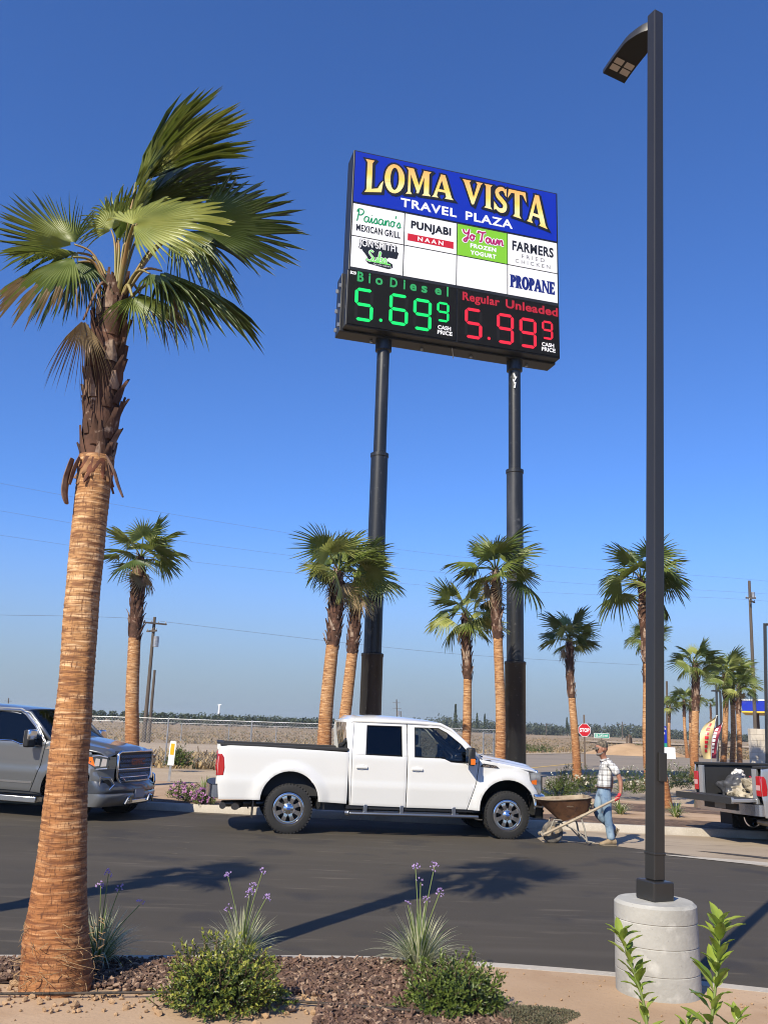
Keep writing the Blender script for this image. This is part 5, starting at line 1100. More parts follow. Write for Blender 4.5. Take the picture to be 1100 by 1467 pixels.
# ================================================================ the man and his wheelbarrow
def skin_mesh(name, chains, m, parent, root=0, sub=2, smooth=True):
    """chains: list of [(x, y, z, rx, ry)], a first point that equals an existing one joins it"""
    vs, es, rs, idx = [], [], [], {}
    for ch in chains:
        prev = None
        for p in ch:
            k = tuple(round(c, 4) for c in p[:3])
            if k not in idx: idx[k] = len(vs); vs.append(p[:3]); rs.append((p[3], p[4] if len(p) > 4 else p[3]))
            if prev is not None and prev != idx[k]: es.append((prev, idx[k]))
            prev = idx[k]
    me = bpy.data.meshes.new(name); me.from_pydata(vs, es, []); me.materials.append(m)
    o = bpy.data.objects.new(name, me); COL.objects.link(o); o.parent = parent
    md = o.modifiers.new('skin', 'SKIN'); md.use_smooth_shade = True; md.branch_smoothing = .4
    for i, d in enumerate(me.skin_vertices[0].data): d.radius = rs[i]; d.use_root = (i == root)
    sd = o.modifiers.new('sub', 'SUBSURF'); sd.levels = sub; sd.render_levels = sub
    return o
SKIN = mat('skin', (.36, .18, .115), .5, noise=[(14, (.4, .7), (.28, .12, .075), 4)])
DENIM = mat('worn denim', (.13, .205, .30), .9, noise=[(5, (.42, .66), (.26, .35, .43), 5, (1, 1, .6)), (12, (.55, .75), (.06, .10, .17), 5)], bump=(18, .5, .012))
BOOTM = mat('tan work boot', (.29, .215, .13), .85, noise=[(14, (.4, .7), (.2, .14, .08), 4)])
CAPM = mat('faded cap', (.075, .06, .045), .9, noise=[(22, (.45, .6), (.17, .14, .10), 3), (30, (.55, .62), (.05, .05, .04), 3)])
GLOVE = mat('red work glove', (.48, .028, .04), .8)
HAIR = mat('grey beard', (.22, .19, .165), .9)
def plaid():
    M = mat('plaid shirt', (.62, .61, .58), .9, bump=(14, .4, .012)); t = M.node_tree; N = t.nodes; L = t.links
    tc = N.new('ShaderNodeTexCoord'); sp = N.new('ShaderNodeSeparateXYZ'); L.new(tc.outputs['Object'], sp.inputs[0]); cur = None
    for ax, fr, th, c in (('Z', 11, .32, (.30, .30, .31)), ('X', 12, .30, (.33, .33, .34)), ('Y', 10, .26, (.34, .34, .35)), ('Z', 22, .10, (.16, .15, .17)), ('X', 24, .09, (.18, .17, .18))):
        mu = N.new('ShaderNodeMath'); mu.operation = 'MULTIPLY'; mu.inputs[1].default_value = fr; L.new(sp.outputs[ax], mu.inputs[0])
        fc = N.new('ShaderNodeMath'); fc.operation = 'FRACT'; L.new(mu.outputs[0], fc.inputs[0])
        lt = N.new('ShaderNodeMath'); lt.operation = 'LESS_THAN'; lt.inputs[1].default_value = th; L.new(fc.outputs[0], lt.inputs[0])
        ml = N.new('ShaderNodeMath'); ml.operation = 'MULTIPLY'; ml.inputs[1].default_value = .75; L.new(lt.outputs[0], ml.inputs[0])
        mx = N.new('ShaderNodeMix'); mx.data_type = 'RGBA'; mx.blend_type = 'MULTIPLY'; L.new(ml.outputs[0], mx.inputs['Factor'])
        if cur is None: mx.inputs['A'].default_value = (.74, .73, .70, 1)
        else: L.new(cur, mx.inputs['A'])
        mx.inputs['B'].default_value = (*[min(1, v * 1.5) for v in c], 1); cur = mx.outputs['Result']
    L.new(cur, N['Principled BSDF'].inputs['Base Color']); return M
mp = hit(872, 1212)
man = thing('person', 'man in cap, plaid shirt and jeans walking behind a wheelbarrow, red gloves on the handles', 'person', (mp.x, mp.y + .12, gz(mp.x, mp.y)), (0, 0, pi + radians(3)))
# local: x forward, y to his left (towards the viewer), z up
HX = .09
pel = (.03, 0, .95)
neck = (.02, 0, 1.46, .055, .06)
arm = lambda s: [(-.03, 0, 1.36, .08, .08), (-.06, s * .175, 1.38, .05), (-.13, s * .235, 1.27, .045), (-.19, s * .255, 1.12, .043), (-.185, s * .275, .97, .034), (-.165, s * .29, .875, .026)]
LEGN = [(.03, .09, .90, .06), (.025, .10, .72, .06), (.01, .095, .49, .05), (-.02, .09, .30, .056), (-.045, .09, .10, .042)]
LEGF = [(.03, -.09, .90, .06), (.09, -.095, .72, .06), (.125, -.09, .50, .05), (-.02, -.09, .37, .055), (-.165, -.09, .245, .042)]
body = skin_mesh('body', [[(.03, 0, .95, .07, .07), (.015, 0, 1.12, .07, .07), (-.03, 0, 1.36, .08, .08)] + [(.005, 0, 1.46, .055, .055), (.04, 0, 1.53, .062, .062), (.068, 0, 1.575, .088, .095), (.060, 0, 1.63, .108, .120), (.052, 0, 1.69, .110, .122), (.05, 0, 1.75, .085, .09)],
    arm(1), arm(-1), [(.03, 0, .95, .07, .07)] + LEGN, [(.03, 0, .95, .07, .07)] + LEGF], SKIN, man)
mb = MB()
for s in (-1, 1): mb.tube([(.055, s * .083, 1.60), (.05, s * .097, 1.63), (.055, s * .090, 1.665)], [.012, .020, .012], 6)
mb.build('ears', SKIN, man, smooth=180)
mb = MB(); mb.tube([(.140, 0, 1.655), (.158, 0, 1.625), (.168, 0, 1.608), (.145, 0, 1.600)], [.010, .013, .015, .010], 8); mb.build('nose', SKIN, man, smooth=180)
mb = MB()
for s in (-1, 1): mb.lathe([(0, -.012), (.010, -.006), (.010, .006), (0, .012)], 8, c=(.136, s * .034, 1.655))
mb.build('eyes', mat('eye', (.03, .02, .02), .3), man, smooth=180)
mb = MB(); mb.tube([(.05, -.078, 1.595), (.10, -.055, 1.56), (.132, 0, 1.55), (.10, .055, 1.56), (.05, .078, 1.595)], [.012, .022, .03, .022, .012], 8); mb.tube([(.132, -.025, 1.592), (.144, 0, 1.594), (.132, .025, 1.592)], .010, 6); mb.build('beard', HAIR, man, smooth=180)
mb = MB(); mb.tube([(.01, -.068, 1.635), (-.012, 0, 1.63), (.01, .068, 1.635)], [.024, .03, .024], 8); mb.build('hair', mat('dark hair', (.04, .035, .03), .9), man, smooth=180)
mb = MB()
mb.lathe([(.102, 1.672), (.106, 1.70), (.100, 1.745), (.075, 1.785), (.035, 1.80), (0, 1.803)], 20, c=(.048, 0, 0))
mb.grid(lambda u, v: (.13 + u * .10 * (1 - v * v * .6), v * .085, 1.685 - u * .035 - .018 * v * v), arange(0, 1, 5), arange(-1, 1, 9)); mb.grid(lambda u, v: (.13 + u * .10 * (1 - v * v * .6), v * .085, 1.675 - u * .035 - .018 * v * v), arange(0, 1, 5), arange(-1, 1, 9))
cp = mb.build('cap', CAPM, man, smooth=60); cp.rotation_euler = (0, 0, 0)
shirt = skin_mesh('shirt', [[(.03, 0, .93, .125, .170), (.03, 0, .99, .128, .172), (.02, 0, 1.12, .125, .168), (-.02, 0, 1.30, .145, .165), (-.02, 0, 1.40, .115, .13), (.0, 0, 1.455, .072, .075)],
    [(-.02, 0, 1.40, .115, .13), (-.05, .17, 1.395, .080), (-.11, .235, 1.29, .074), (-.15, .25, 1.20, .076)], [(-.02, 0, 1.40, .115, .13), (-.05, -.17, 1.395, .080), (-.11, -.235, 1.29, .074), (-.15, -.25, 1.20, .076)]], plaid(), man)
mb = MB(); mb.tube([(.085, 0, 1.43), (.05, .07, 1.455), (-.03, .085, 1.47), (-.075, 0, 1.475), (-.03, -.085, 1.47), (.05, -.07, 1.455), (.085, 0, 1.43)], .018, 6); mb.build('collar', plaid(), man, smooth=180)
jeans = skin_mesh('jeans', [[(.03, 0, 1.05, .115, .155), (.03, 0, .985, .125, .165), (.03, 0, .93, .13, .165)], [(.03, 0, .93, .13, .165), (.03, .095, .86, .115), (.03, .10, .72, .098), (.012, .097, .50, .080), (-.018, .092, .30, .076), (-.05, .09, .075, .074)], [(.03, 0, .93, .13, .165), (.05, -.095, .86, .115), (.095, -.097, .72, .098), (.135, -.092, .51, .082), (-.02, -.092, .385, .074), (-.175, -.09, .235, .070)]], DENIM, man)
mb = MB(); mb.tube([(.03 + .128 * cos(t), .172 * sin(t), .985) for t in arange(0, 2 * pi, 25)], .012, 6, cap=False); mb.build('belt', mat('brown belt', (.05, .022, .014), .6), man, smooth=180)
mb = MB(); mb.box((.17, -.03, .98), (.19, .03, 1.02)); mb.build('belt_buckle', CHROME, man)
def boot(M4):
    sec = [(-.115, .038, .02, .10), (-.06, .046, .0, .13), (0, .045, .0, .15), (.05, .046, .0, .10), (.11, .052, .0, .075), (.165, .046, .0, .055), (.19, .025, .008, .035)]
    vs = []; n = 10
    for x, w, z0, z1 in sec:
        for k in range(n):
            t = 2 * pi * k / n; vs.append(M4 @ V((x, w * cos(t), lerp(z0, z1, .5 + .5 * sin(t)))))
    b_ = MB(); b_.add(vs, [(i*n+k, i*n+(k+1) % n, (i+1)*n+(k+1) % n, (i+1)*n+k) for i in range(len(sec)-1) for k in range(n)] + [tuple(range(n)), tuple((len(sec)-1)*n+k for k in range(n))])
    s_ = b_.build('boot', BOOTM, man, smooth=60)
    q = [M4 @ V((x, w * e * .98, -.004 if x < .16 else .004)) for x, w, *_ in sec for e in (-1, 1)]; q2 = [p + (M4.to_3x3() @ V((0, 0, .024))) for p in q]
    c_ = MB(); nn = len(q); c_.add(q + q2, [(i*2, i*2+1, i*2+3, i*2+2) for i in range(len(sec)-1)] + [(i*2, i*2+2, nn+i*2+2, nn+i*2) for i in range(len(sec)-1)] + [(i*2+1, nn+i*2+1, nn+i*2+3, i*2+3) for i in range(len(sec)-1)]); c_.build('sole', mat('boot sole', (.2, .16, .11), .9), s_)
boot(Matrix.Translation((-.02, .09, .006)) @ Matrix.Rotation(radians(4), 4, 'Z'))
boot(Matrix.Translation((-.185, -.09, .165)) @ Matrix.Rotation(radians(58), 4, 'Y'))

# wheelbarrow: x forward in the man's frame, wheel at x = .98
wbp = V(man.location)
wb = thing('wheelbarrow', 'old wheelbarrow with a rusty brown tray and wooden handles pushed by the man', 'wheelbarrow', wbp, (0, 0, pi + radians(3)))
RUSTM = mat('rusty tray', (.115, .052, .026), .75, .2, noise=[(5, (.4, .65), (.18, .085, .04), 6), (12, (.55, .72), (.06, .03, .02), 6)], bump=(30, .3, .005))
PALECEM = mat('cement crusted tray', (.33, .27, .19), .9, noise=[(6, (.4, .64), (.20, .14, .09), 6)])
WOODM = mat('weathered handle wood', (.36, .30, .215), .85, noise=[(8, (.4, .7), (.26, .20, .14), 5, (.3, 2, 2))])
hz = lambda x: lerp(.83, .15, (x + .14) / 1.32)
for s in (1, -1):
    mb = MB(); ya, yb_ = s * .29, s * .11
    P = [(-.14, ya), (.5, s * .24), (1.20, yb_)]
    mb.tube([(x, y, hz(x)) for x, y in P], [.021, .027, .027], 6); 
    o = mb.build('handle', WOODM, wb)
mb = MB()
rim = [(1.30, 0, .755), (1.27, .17, .752), (1.13, .30, .752), (.85, .345, .765), (.45, .345, .80), (.34, .28, .815), (.31, 0, .82), (.34, -.28, .815), (.45, -.345, .80), (.85, -.345, .765), (1.13, -.30, .752), (1.27, -.17, .752)]
bot = [(.84, 0, .385), (.835, .08, .385), (.82, .14, .39), (.70, .20, .44), (.45, .20, .545), (.37, .16, .575), (.355, 0, .58), (.37, -.16, .575), (.45, -.20, .545), (.70, -.20, .44), (.82, -.14, .39), (.835, -.08, .385)]
n = len(rim)
cen_in = [(x * .985 + .01, y * .97, z + .004) for x, y, z in rim]
mb.add(rim + bot, [(i, (i+1) % n, n+(i+1) % n, n+i) for i in range(n)] + [tuple(range(2*n-1, n-1, -1))])
tray = mb.build('tray', RUSTM, wb, smooth=40)
mb = MB(); binn = [(lerp(.6, x, .95), y * .93, z + .012) for x, y, z in bot]
mb.add(cen_in + binn, [(i, (i+1) % n, n+(i+1) % n, n+i) for i in range(n)] + [tuple(range(n, 2*n))]); 
mb.build('tray_lining', PALECEM, tray, smooth=40)
mb = MB(); mb.tube([V(p) for p in rim] + [V(rim[0])], .012, 6); mb.build('rolled_rim', PALECEM, tray, smooth=180)
mb = MB(); text_fit(mb, 'JACKSON', (0, 1, 0, 1), lambda u, v, d=0: (lerp(.80, .68, u), .306, lerp(.640, .665, v)), bold=.02); mb.v = [(x, lerp(.20, .345, (z - .44) / .33) + .012, z) for x, y, z in mb.v]; mb.build('lettering', PALECEM, tray)
g = thing('wheel', None, None, (.98, 0, .19)); g.parent = wb
mb = MB(); mb.lathe([(.115, -.035), (.15, -.045), (.18, -.036), (.19, 0), (.18, .036), (.15, .045), (.115, .035)], 32, axis='Y', closed=True); mb.build('tyre', mat('dusty tyre', (.16, .14, .115), .9, noise=[(12, (.4, .7), (.05, .045, .04), 4)]), g, smooth=60)
mb = MB(); mb.lathe([(.118, -.03), (.105, -.02), (.05, -.03), (.02, -.05), (.02, .05), (.05, .03), (.105, .02), (.118, .03)], 24, axis='Y'); mb.build('rim', PALECEM, g, smooth=40)
mb = MB(); mb.tube([(.98, -.11, .19), (.98, .11, .19)], .012, 6); mb.build('axle', STEEL, wb)
for s in (1, -1):
    mb = MB(); mb.tube([(.52, s * .215, hz(.52) - .03), (.47, s * .225, .30), (.43, s * .23, .08), (.30, s * .235, .06)], [.016, .016, .018, .014], 6); mb.tube([(.43, s * .23, .09), (.60, s * .20, .25), (.78, s * .165, hz(.78) - .02)], .012, 6); mb.build('leg', mat('dusty leg steel', (.30, .27, .22), .8), wb)
mb = MB(); mb.tube([(1.18, -.14, .165), (1.18, .14, .165)], .022, 6); mb.tube([(.78, .13, .40), (.98, .14, .42), (1.06, .12, .23)], .012, 6); mb.tube([(.78, -.13, .40), (.98, -.14, .42), (1.06, -.12, .23)], .012, 6); mb.build('nose_brace', mat('dusty leg steel', (.30, .27, .22), .8), wb)
mb = MB(); mb.tube([(.43, -.23, .16), (.43, .23, .16)], .010, 5); mb.build('leg_brace', BLACK, wb)
# gloved hands closed round the grips
for s in (1, -1):
    gx, gy, gzz = -.10, s * .285, hz(-.10)
    ch = [[(-.168, s * .288, .905, .032), (-.15, s * .290, .87, .036), (-.118, s * .300, hz(-.118) + .02, .034, .022)]]
    palm_ = ch[0][-1]
    for k in range(4):
        x = -.135 + k * .021; f = .012 - .001 * abs(k - 1.5); L_ = (1.0, 1.08, 1.03, .88)[k]
        z0 = hz(x)
        ch.append([(x, s * .318, z0 + .016, .011), (x + .002, s * .322, z0 - .012 * L_, .0105), (x + .004, s * .300, z0 - .030 * L_, .010), (x + .004, s * .278, z0 - .022 * L_, .009)])
    ch.append([(-.125, s * .283, hz(-.12) + .036, .013), (-.095, s * .268, hz(-.095) + .026, .012), (-.07, s * .262, hz(-.07) + .006, .010)])
    gl = thing('glove', None, None); gl.parent = man
    skin_mesh('palm', ch[:1], GLOVE, gl, sub=2)
    for c_ in ch[1:]: skin_mesh('finger', [c_], GLOVE, gl, sub=1)
# ================================================================ signs, posts, poles, fence, wall, canopy, flags
WOODP = mat('dark pole wood', (.075, .058, .046), .9, noise=[(4, (.4, .7), (.11, .09, .07), 5, (2, 2, .2))], bump=(20, .5, .01, (1, 1, .1)))
WEATH = mat('weathered post', (.11, .08, .06), .9, noise=[(4, (.4, .7), (.17, .13, .10), 5, (2, 2, .2))])
# stop sign
sp_ = hit(838, 1100); sp_.z = gz(sp_.x, sp_.y) - .02
st = thing('stop_sign', 'red octagonal stop sign on a dark post beside the side road', 'road sign', sp_, (0, 0, radians(6)))
ht = aty(838, 1046, sp_.y).z - sp_.z; R8 = 9.2 / F * sp_.y * 1.02
mb = MB(); mb.box((-.04, .0, 0), (.04, .05, ht + R8 + .45)); mb.build('post', WEATH, st)
oc = lambda r: [(r * cos(pi / 8 + i * pi / 4), r * sin(pi / 8 + i * pi / 4)) for i in range(8)]
mb = MB(); mb.prism(oc(R8), lambda x, z: (x, -.012, ht + z), lambda x, z: (x, -.002, ht + z)); pl = mb.build('plate', S_WHITE, st)
mb = MB(); mb.add([(x, -.0145, ht + z) for x, z in oc(R8 * .93)], [tuple(range(8))]); mb.build('red_face', S_RED, pl)
mb = MB(); text_fit(mb, 'STOP', (-R8 * .72, R8 * .72, -R8 * .30, R8 * .30), lambda u, v, d=0: (u, -.018, ht + v), bold=.045, spacing=1.05); mb.build('lettering', S_WHITE, pl)
# street name sign
q = hit(862, 1078); q.z = gz(q.x, q.y) - .02
sn = thing('street_name_sign', 'green street name sign on a short post right of the stop sign', 'road sign', q, (0, 0, 0))
k = q.y / F
h2 = aty(863, 1054, q.y).z - q.z
mb = MB(); mb.box((-.05 , 0, 0), (.05, .08, h2)); mb.build('post', WEATH, sn)
S_TEAL = paint('street sign green', (.02, .27, .18))
mb = MB(); mb.box((-10.5 * k, -.02, h2 - 3.2 * k), (10.5 * k, -.002, h2 + 3.2 * k)); pl = mb.build('plate', S_WHITE, sn)
mb = MB(); mb.box((-10.0 * k, -.0235, h2 - 2.7 * k), (10.0 * k, -.021, h2 + 2.7 * k)); fc = mb.build('green_face', S_TEAL, pl)
mb = MB(); text_fit(mb, 'DEL CURTO AVE', (-8.6 * k, 8.4 * k, h2 - 1.5 * k, h2 + 1.5 * k), lambda u, v, d=0: (u, -.026, v), bold=.02); mb.build('lettering', S_WHITE, pl)
# three old timber posts on the mound
for lb, x0, y0, x1, y1 in (('leaning pale timber post, left of the three behind the man', 899, 1080, 897, 1055), ('middle timber post of the three behind the man', 902, 1080, 901, 1052), ('dark leaning timber post, right of the three behind the man', 906, 1080, 903, 1054)):
    a = hit(x0, y0); a.z = gz(a.x, a.y) + .1; c = aty(x1, y1, a.y)
    t = thing('timber_post', lb, 'post', a, group='old timber posts on the mound'); mb = MB(); mb.tube([(0, 0, -.3), V((c.x - a.x, 0, c.z - a.z))], .10, 7); mb.build('post', WEATH, t)
# marker post by the grey pickup
q = hit(241, 1128, .0); q.z = gz(q.x, q.y); k = q.y / F
mk = thing('marker_post', 'thin steel marker post with a white paddle and yellow reflector', 'marker post', q, (radians(-1), radians(1.6), 0))
h1 = 29.0 * k; h2 = 61.5 * k
mb = MB(); mb.box((-1.7 * k, 0, 0), (1.7 * k, .02, h1 + .1)); mb.build('post', STEEL, mk)
mb = MB(); w = 4.2 * k; mb.prism([(-w, h1), (w, h1), (w, h2 - .03), (w - .03, h2), (-w + .03, h2), (-w, h2 - .03)], lambda x, z: (x, -.012, z), lambda x, z: (x, -.002, z)); pd = mb.build('paddle', S_WHITE, mk)
mb = MB(); mb.box((-2.7 * k, -.016, h1 + 14 * k), (2.7 * k, -.0125, h2 - 3.5 * k)); mb.build('reflector', mat('yellow reflector', (.75, .38, .02), .3), pd)
# chain link fences
def chainlink(label, a, c, n, h, dia=.12, posts_r=.03, wires=True):
    a, c = V(a), V(c); d = c - a; L_ = d.length; d.normalize()
    T = thing('chain_link_fence', label, 'fence', a)
    for i in range(n + 1):
        p = d * (L_ * i / n); mb = MB(); mb.tube([p, p + V((0, 0, h + .05))], posts_r, 7); mb.build('post', STEEL, T)
    mb = MB(); mb.tube([V((0, 0, h)), d * L_ + V((0, 0, h))], posts_r * .6, 6); mb.build('top_rail', STEEL, T)
    if wires:
        mb = MB(); r = .0032; up = V((0, 0, 1)); m_ = int(L_ / dia)
        for i in range(-int(h / dia), m_):
            for s in (1, -1):
                x0 = i * dia; x1 = x0 + h
                lo_, hi_ = max(0, x0), min(L_, x1)
                if hi_ <= lo_: continue
                f0, f1 = (lo_ - x0) / h, (hi_ - x0) / h
                z0, z1 = (f0 * h, f1 * h) if s > 0 else (h - f0 * h, h - f1 * h)
                p, q_ = d * lo_ + up * z0, d * hi_ + up * z1; nn = up * r * 1.4
                mb.add([p - nn, q_ - nn, q_ + nn, p + nn], [(0, 1, 2, 3)])
        mb.build('mesh', STEEL, T)
    return T
f0 = hit(268, 1098); f1 = hit(212, 1097)
fy = f0.y
chainlink('chain link fence on tall posts across the dirt road left of the white pickup', (-32, fy + .4, -.02), (5.1, fy - .2, -.02), 11, 1.85)
chainlink('low wire fence far across the field, beyond the dirt track', (-60, 71, .0), (7, 71, .0), 18, 1.5, wires=False, posts_r=.035)
q = hit(693, 1086)
t = thing('fence_gate', 'narrow grey chain link gate seen between the two right hand palms', 'gate', (aty(692, 1086, 36.5).x, 36.5, -.02))
for x in (0, .42): mb = MB(); mb.tube([(x, 0, 0), (x, 0, 1.75)], .035, 6); mb.build('post', STEEL, t)
mb = MB(); mb.tube([(0, 0, 1.7), (.42, 0, 1.7)], .02, 5); mb.tube([(0, 0, .1), (.42, 0, .1)], .02, 5); mb.build('rail', STEEL, t)
mb = MB()
for i in range(9): mb.tube([(.05 * i, 0, .1), (.05 * i, 0, 1.7)], .004, 4)
mb.build('mesh', STEEL, t)
# utility poles and lines
def upole(label, bpx, bY, tpx, r=.15, arms=(), gear=()):
    a = aty(bpx[0], bpx[1], bY); a.z = -.1; c = aty(tpx[0], tpx[1], bY); T = thing('utility_pole', label, 'utility pole', a, group='utility poles')
    top_ = c - a; mb = MB(); mb.tube([V((0, 0, 0)), top_], [r, r * .7], 10); mb.build('pole', WOODP, T)
    for dz, hw, ang, w in arms:
        p = top_ * ((top_.length - dz) / top_.length); M4 = Matrix.Translation(p) @ Matrix.Rotation(radians(ang), 4, 'Z')
        mb = MB(); mb.box((-hw, -.06 - r, -.06), (hw, .06 - r, .06), mat=M4); ar = mb.build('crossarm', WOODP, T)
        mb = MB()
        for x in arange(-hw * .92, hw * .92, w): mb.lathe([(.03, .06), (.05, .12), (.03, .2), (0, .22)], 8, c=(0, 0, 0)); mb.v[-4*8:] = [tuple(M4 @ V((v[0] + x, v[1] - r, v[2]))) for v in mb.v[-4*8:]]
        mb.build('insulators', mat('insulator', (.3, .3, .3), .4), ar)
    for dz, rr, hh in gear:
        p = top_ * ((top_.length - dz) / top_.length); mb = MB(); mb.lathe([(0, -hh / 2), (rr, -hh / 2), (rr, hh / 2), (0, hh / 2)], 12, c=p + V((rr + r * .5, -.1, 0))); mb.build('transformer', STEEL, T)
    return a, c
Lb, Lt = upole('leaning utility pole with crossarms behind the left background palm', (206, 1062), 68, (222, 884), .16, ((.5, .95, 35, 4), (1.1, .6, -40, 3)), ((1.9, .22, .8),))
upole('bare shorter pole standing close right of the leaning utility pole', (213, 1062), 66, (222, 960), .13)
Rb, Rt = upole('tall dark utility pole behind the palm trio at the right', (1082, 1070), 78, (1072.6, 832), .17, ((1.6, .45, 0, 2), (1.9, .7, 50, 3)), ((1.3, .16, .5),))
upole('distant power pole with crossarm above the roof of the white pickup', (569, 1052), 330, (568, 1002), .3, ((3.2, 1.6, 0, 3), (1.2, 1.4, 0, 3)), ((5.0, .5, 1.6),))
upole('faint far pole beside the distant power pole', (575, 1050), 340, (574.5, 1019), .2)
upole('distant power pole between the street name sign and the lamp post', (891, 1058), 300, (891, 1034), .2, ((1.0, 1.6, 0, 3),))
upole('far power pole left of the blue sign, beside the lamp post', (955, 1060), 130, (954.5, 976), .22, ((2.2, .5, 30, 2),))
upole('small far power pole above the field right of the right sign pole', (782, 1050), 380, (782, 1036), .2, ((.5, 1.7, 0, 3),))
upole('thin far pole on the horizon just left of the big palm', (12, 1022), 300, (13, 1000), .25, ((1, 1.2, 0, 2),))
WIRE = mat('power line wire', (.16, .18, .22), .5)
def wire(label, pts, r=.007):
    P = [aty(*p) for p in pts]; a, c = P[0], P[-1]; mb = MB(); mb.tube(crv(P, 10), r, 4); tag(mb.build('power_line', WIRE), label, 'power line', 'power lines across the sky')
wire('top power line crossing the sky from the left edge to the tall right pole', [(-160, 655, 52), (0, 692, 55), (262, 739, 60), (578, 788, 66), (820, 813, 71), (1072, 830, 78), (1300, 855, 88)])
wire('middle power line crossing the sky behind the palm crowns', [(-160, 704, 52), (0, 731.6, 55), (278, 777.5, 60), (578, 814.6, 66), (830, 836, 71), (1086, 850, 78), (1300, 866, 88)])
wire('lowest of the three power lines reaching the tall right pole', [(-160, 743, 52), (0, 766.6, 55), (267, 803.7, 60), (578, 836, 66), (830, 851, 71), (1062, 858.5, 78), (1300, 880, 88)])
wire('thin low power line at left running to the leaning pole', [(-160, 878, 60), (0, 881, 63), (120, 883, 66), (221, 887, 68)], .012)
wire('faint low power line between the sign poles and the right palms', [(230, 890, 70), (560, 928, 80), (760, 944, 90), (1100, 962, 110)], .012)
# wind turbine mast, far left
q = aty(313, 1031, 420)
t = thing('far_mast', 'pale far mast on the horizon above the orchard at left', 'mast', (q.x, q.y, 0)); hh = aty(313, 1010, 420).z
mb = MB(); mb.tube([(0, 0, 0), (0, 0, hh)], [.55, .4], 8); mb.build('mast', S_WHITE, t); mb = MB(); mb.tube([(-.9, 0, hh), (1.0, 0, hh + .2)], .18, 6); mb.build('head', S_WHITE, t)
# blue info sign on a white base
q = hit(957, 1087); k = q.y / F
t = thing('monument_sign', 'small blue sign with a green strip on a white base beside the far road', 'sign', (q.x, q.y, -.02))
mb = MB(); mb.box((-11 * k, 0, 0), (10 * k, 1.2, 15.5 * k)); mb.build('base', S_WHITE, t)
mb = MB(); mb.box((-13 * k, .1, 16 * k), (-.5 * k, .5, 44 * k)); pl = mb.build('panel', S_BLUE, t)
mb = MB(); mb.box((-13 * k, .09, 16.2 * k), (-.5 * k, .5, 21 * k)); mb.build('strip', S_TEAL, pl)
mb = MB(); text_fit(mb, 'LOMA VISTA', (-11 * k, -1.5 * k, 39 * k, 42 * k), lambda u, v, d=0: (u, .06, v), bold=.02); mb.box((-9 * k, .06, 33 * k), (-7 * k, .07, 36 * k)); mb.box((-5 * k, .06, 33 * k), (-3 * k, .07, 36 * k)); mb.build('lettering', S_WHITE, pl)
# feather flags
def flag(label, bpx, Y, tpx, w, m1, m2, word):
    a = aty(bpx[0], bpx[1], Y); a.z = 0; c = aty(tpx[0], tpx[1], Y); h = c.z; lean = c.x - a.x
    T = thing('feather_flag', label, 'feather flag', a); k = Y / F
    mb = MB(); mb.tube(crv([(0, 0, 0), (lean * .25, 0, h * .5), (lean * .8, 0, h * .93), (lean, 0, h)], 5), .025, 6); mb.build('mast', STEEL, T)
    mb = MB()
    def fn(u, v): 
        z = lerp(.5, h, u); xm = lean * (.25 * min(1, u * 2) if u < .5 else lerp(.25, 1, ((u - .5) * 2) ** 1.4)); ww = w * (sin(pi * min(1, .12 + u * .88)) ** .6) * (1 if u < .8 else 1 - (u - .8) * 2.5)
        return (xm - v * ww, .12 * sin(u * 7 + v * 3), z)
    mb.grid(fn, arange(0, 1, 22), arange(0, 1, 7)); cl = mb.build('cloth', m1, T, smooth=180)
    mb = MB(); us = arange(.15, .85, 22); mb.grid(lambda u, v: V(fn(u, .35 + .3 * v)) + V((0, -.04, 0)), us, arange(0, 1, 3)); mb.f = [f for i, f in enumerate(mb.f) if (i // 2) % 3 != 2]; mb.m = [0] * len(mb.f); mb.build('lettering', m2, cl)
FY = leafmat('yellow flag cloth', (.72, .55, .24), (.70, .58, .30), .35); FRD = leafmat('red flag cloth', (.42, .05, .08), (.36, .04, .07), .35)
flag('tall yellow feather flag with red lettering between the palms', (1018, 1097), 56, (1027, 1025), .75, FY, S_RED, 0)
flag('smaller red feather flag partly behind the left trunk of the palm trio', (1026, 1095), 58, (1036, 1034), .60, FRD, S_WHITE, 0)
# block wall
q = hit(1078, 1104)
CMU = mat('pale concrete block', (.58, .52, .43), .9, noise=[(1.5, (.4, .65), (.44, .39, .315), 5)], bump=(30, .3, .006))
wl = thing('block_wall', 'pale concrete block wall behind the silver pickup at the right edge', 'wall', (q.x, q.y, -.05)); k = q.y / F
hw = aty(1078, 1043.5, q.y).z; rows_ = 7; bh = hw / rows_; mb = MB()
for r in range(rows_):
    x = -.0 if r % 2 else -.38
    while x < 9:
        x0, x1 = max(x, 0), x + .74
        if x1 > .05: mb.box((x0, .0, r * bh + .05), (x1, .4, (r + 1) * bh + .035))
        x += .76
mb.build('blocks', CMU, wl, bevel=.008)
mb = MB(); mb.box((.01, .012, 0), (9, .388, hw + .03)); mb.build('mortar', mat('mortar', (.36, .32, .26), .95), wl)
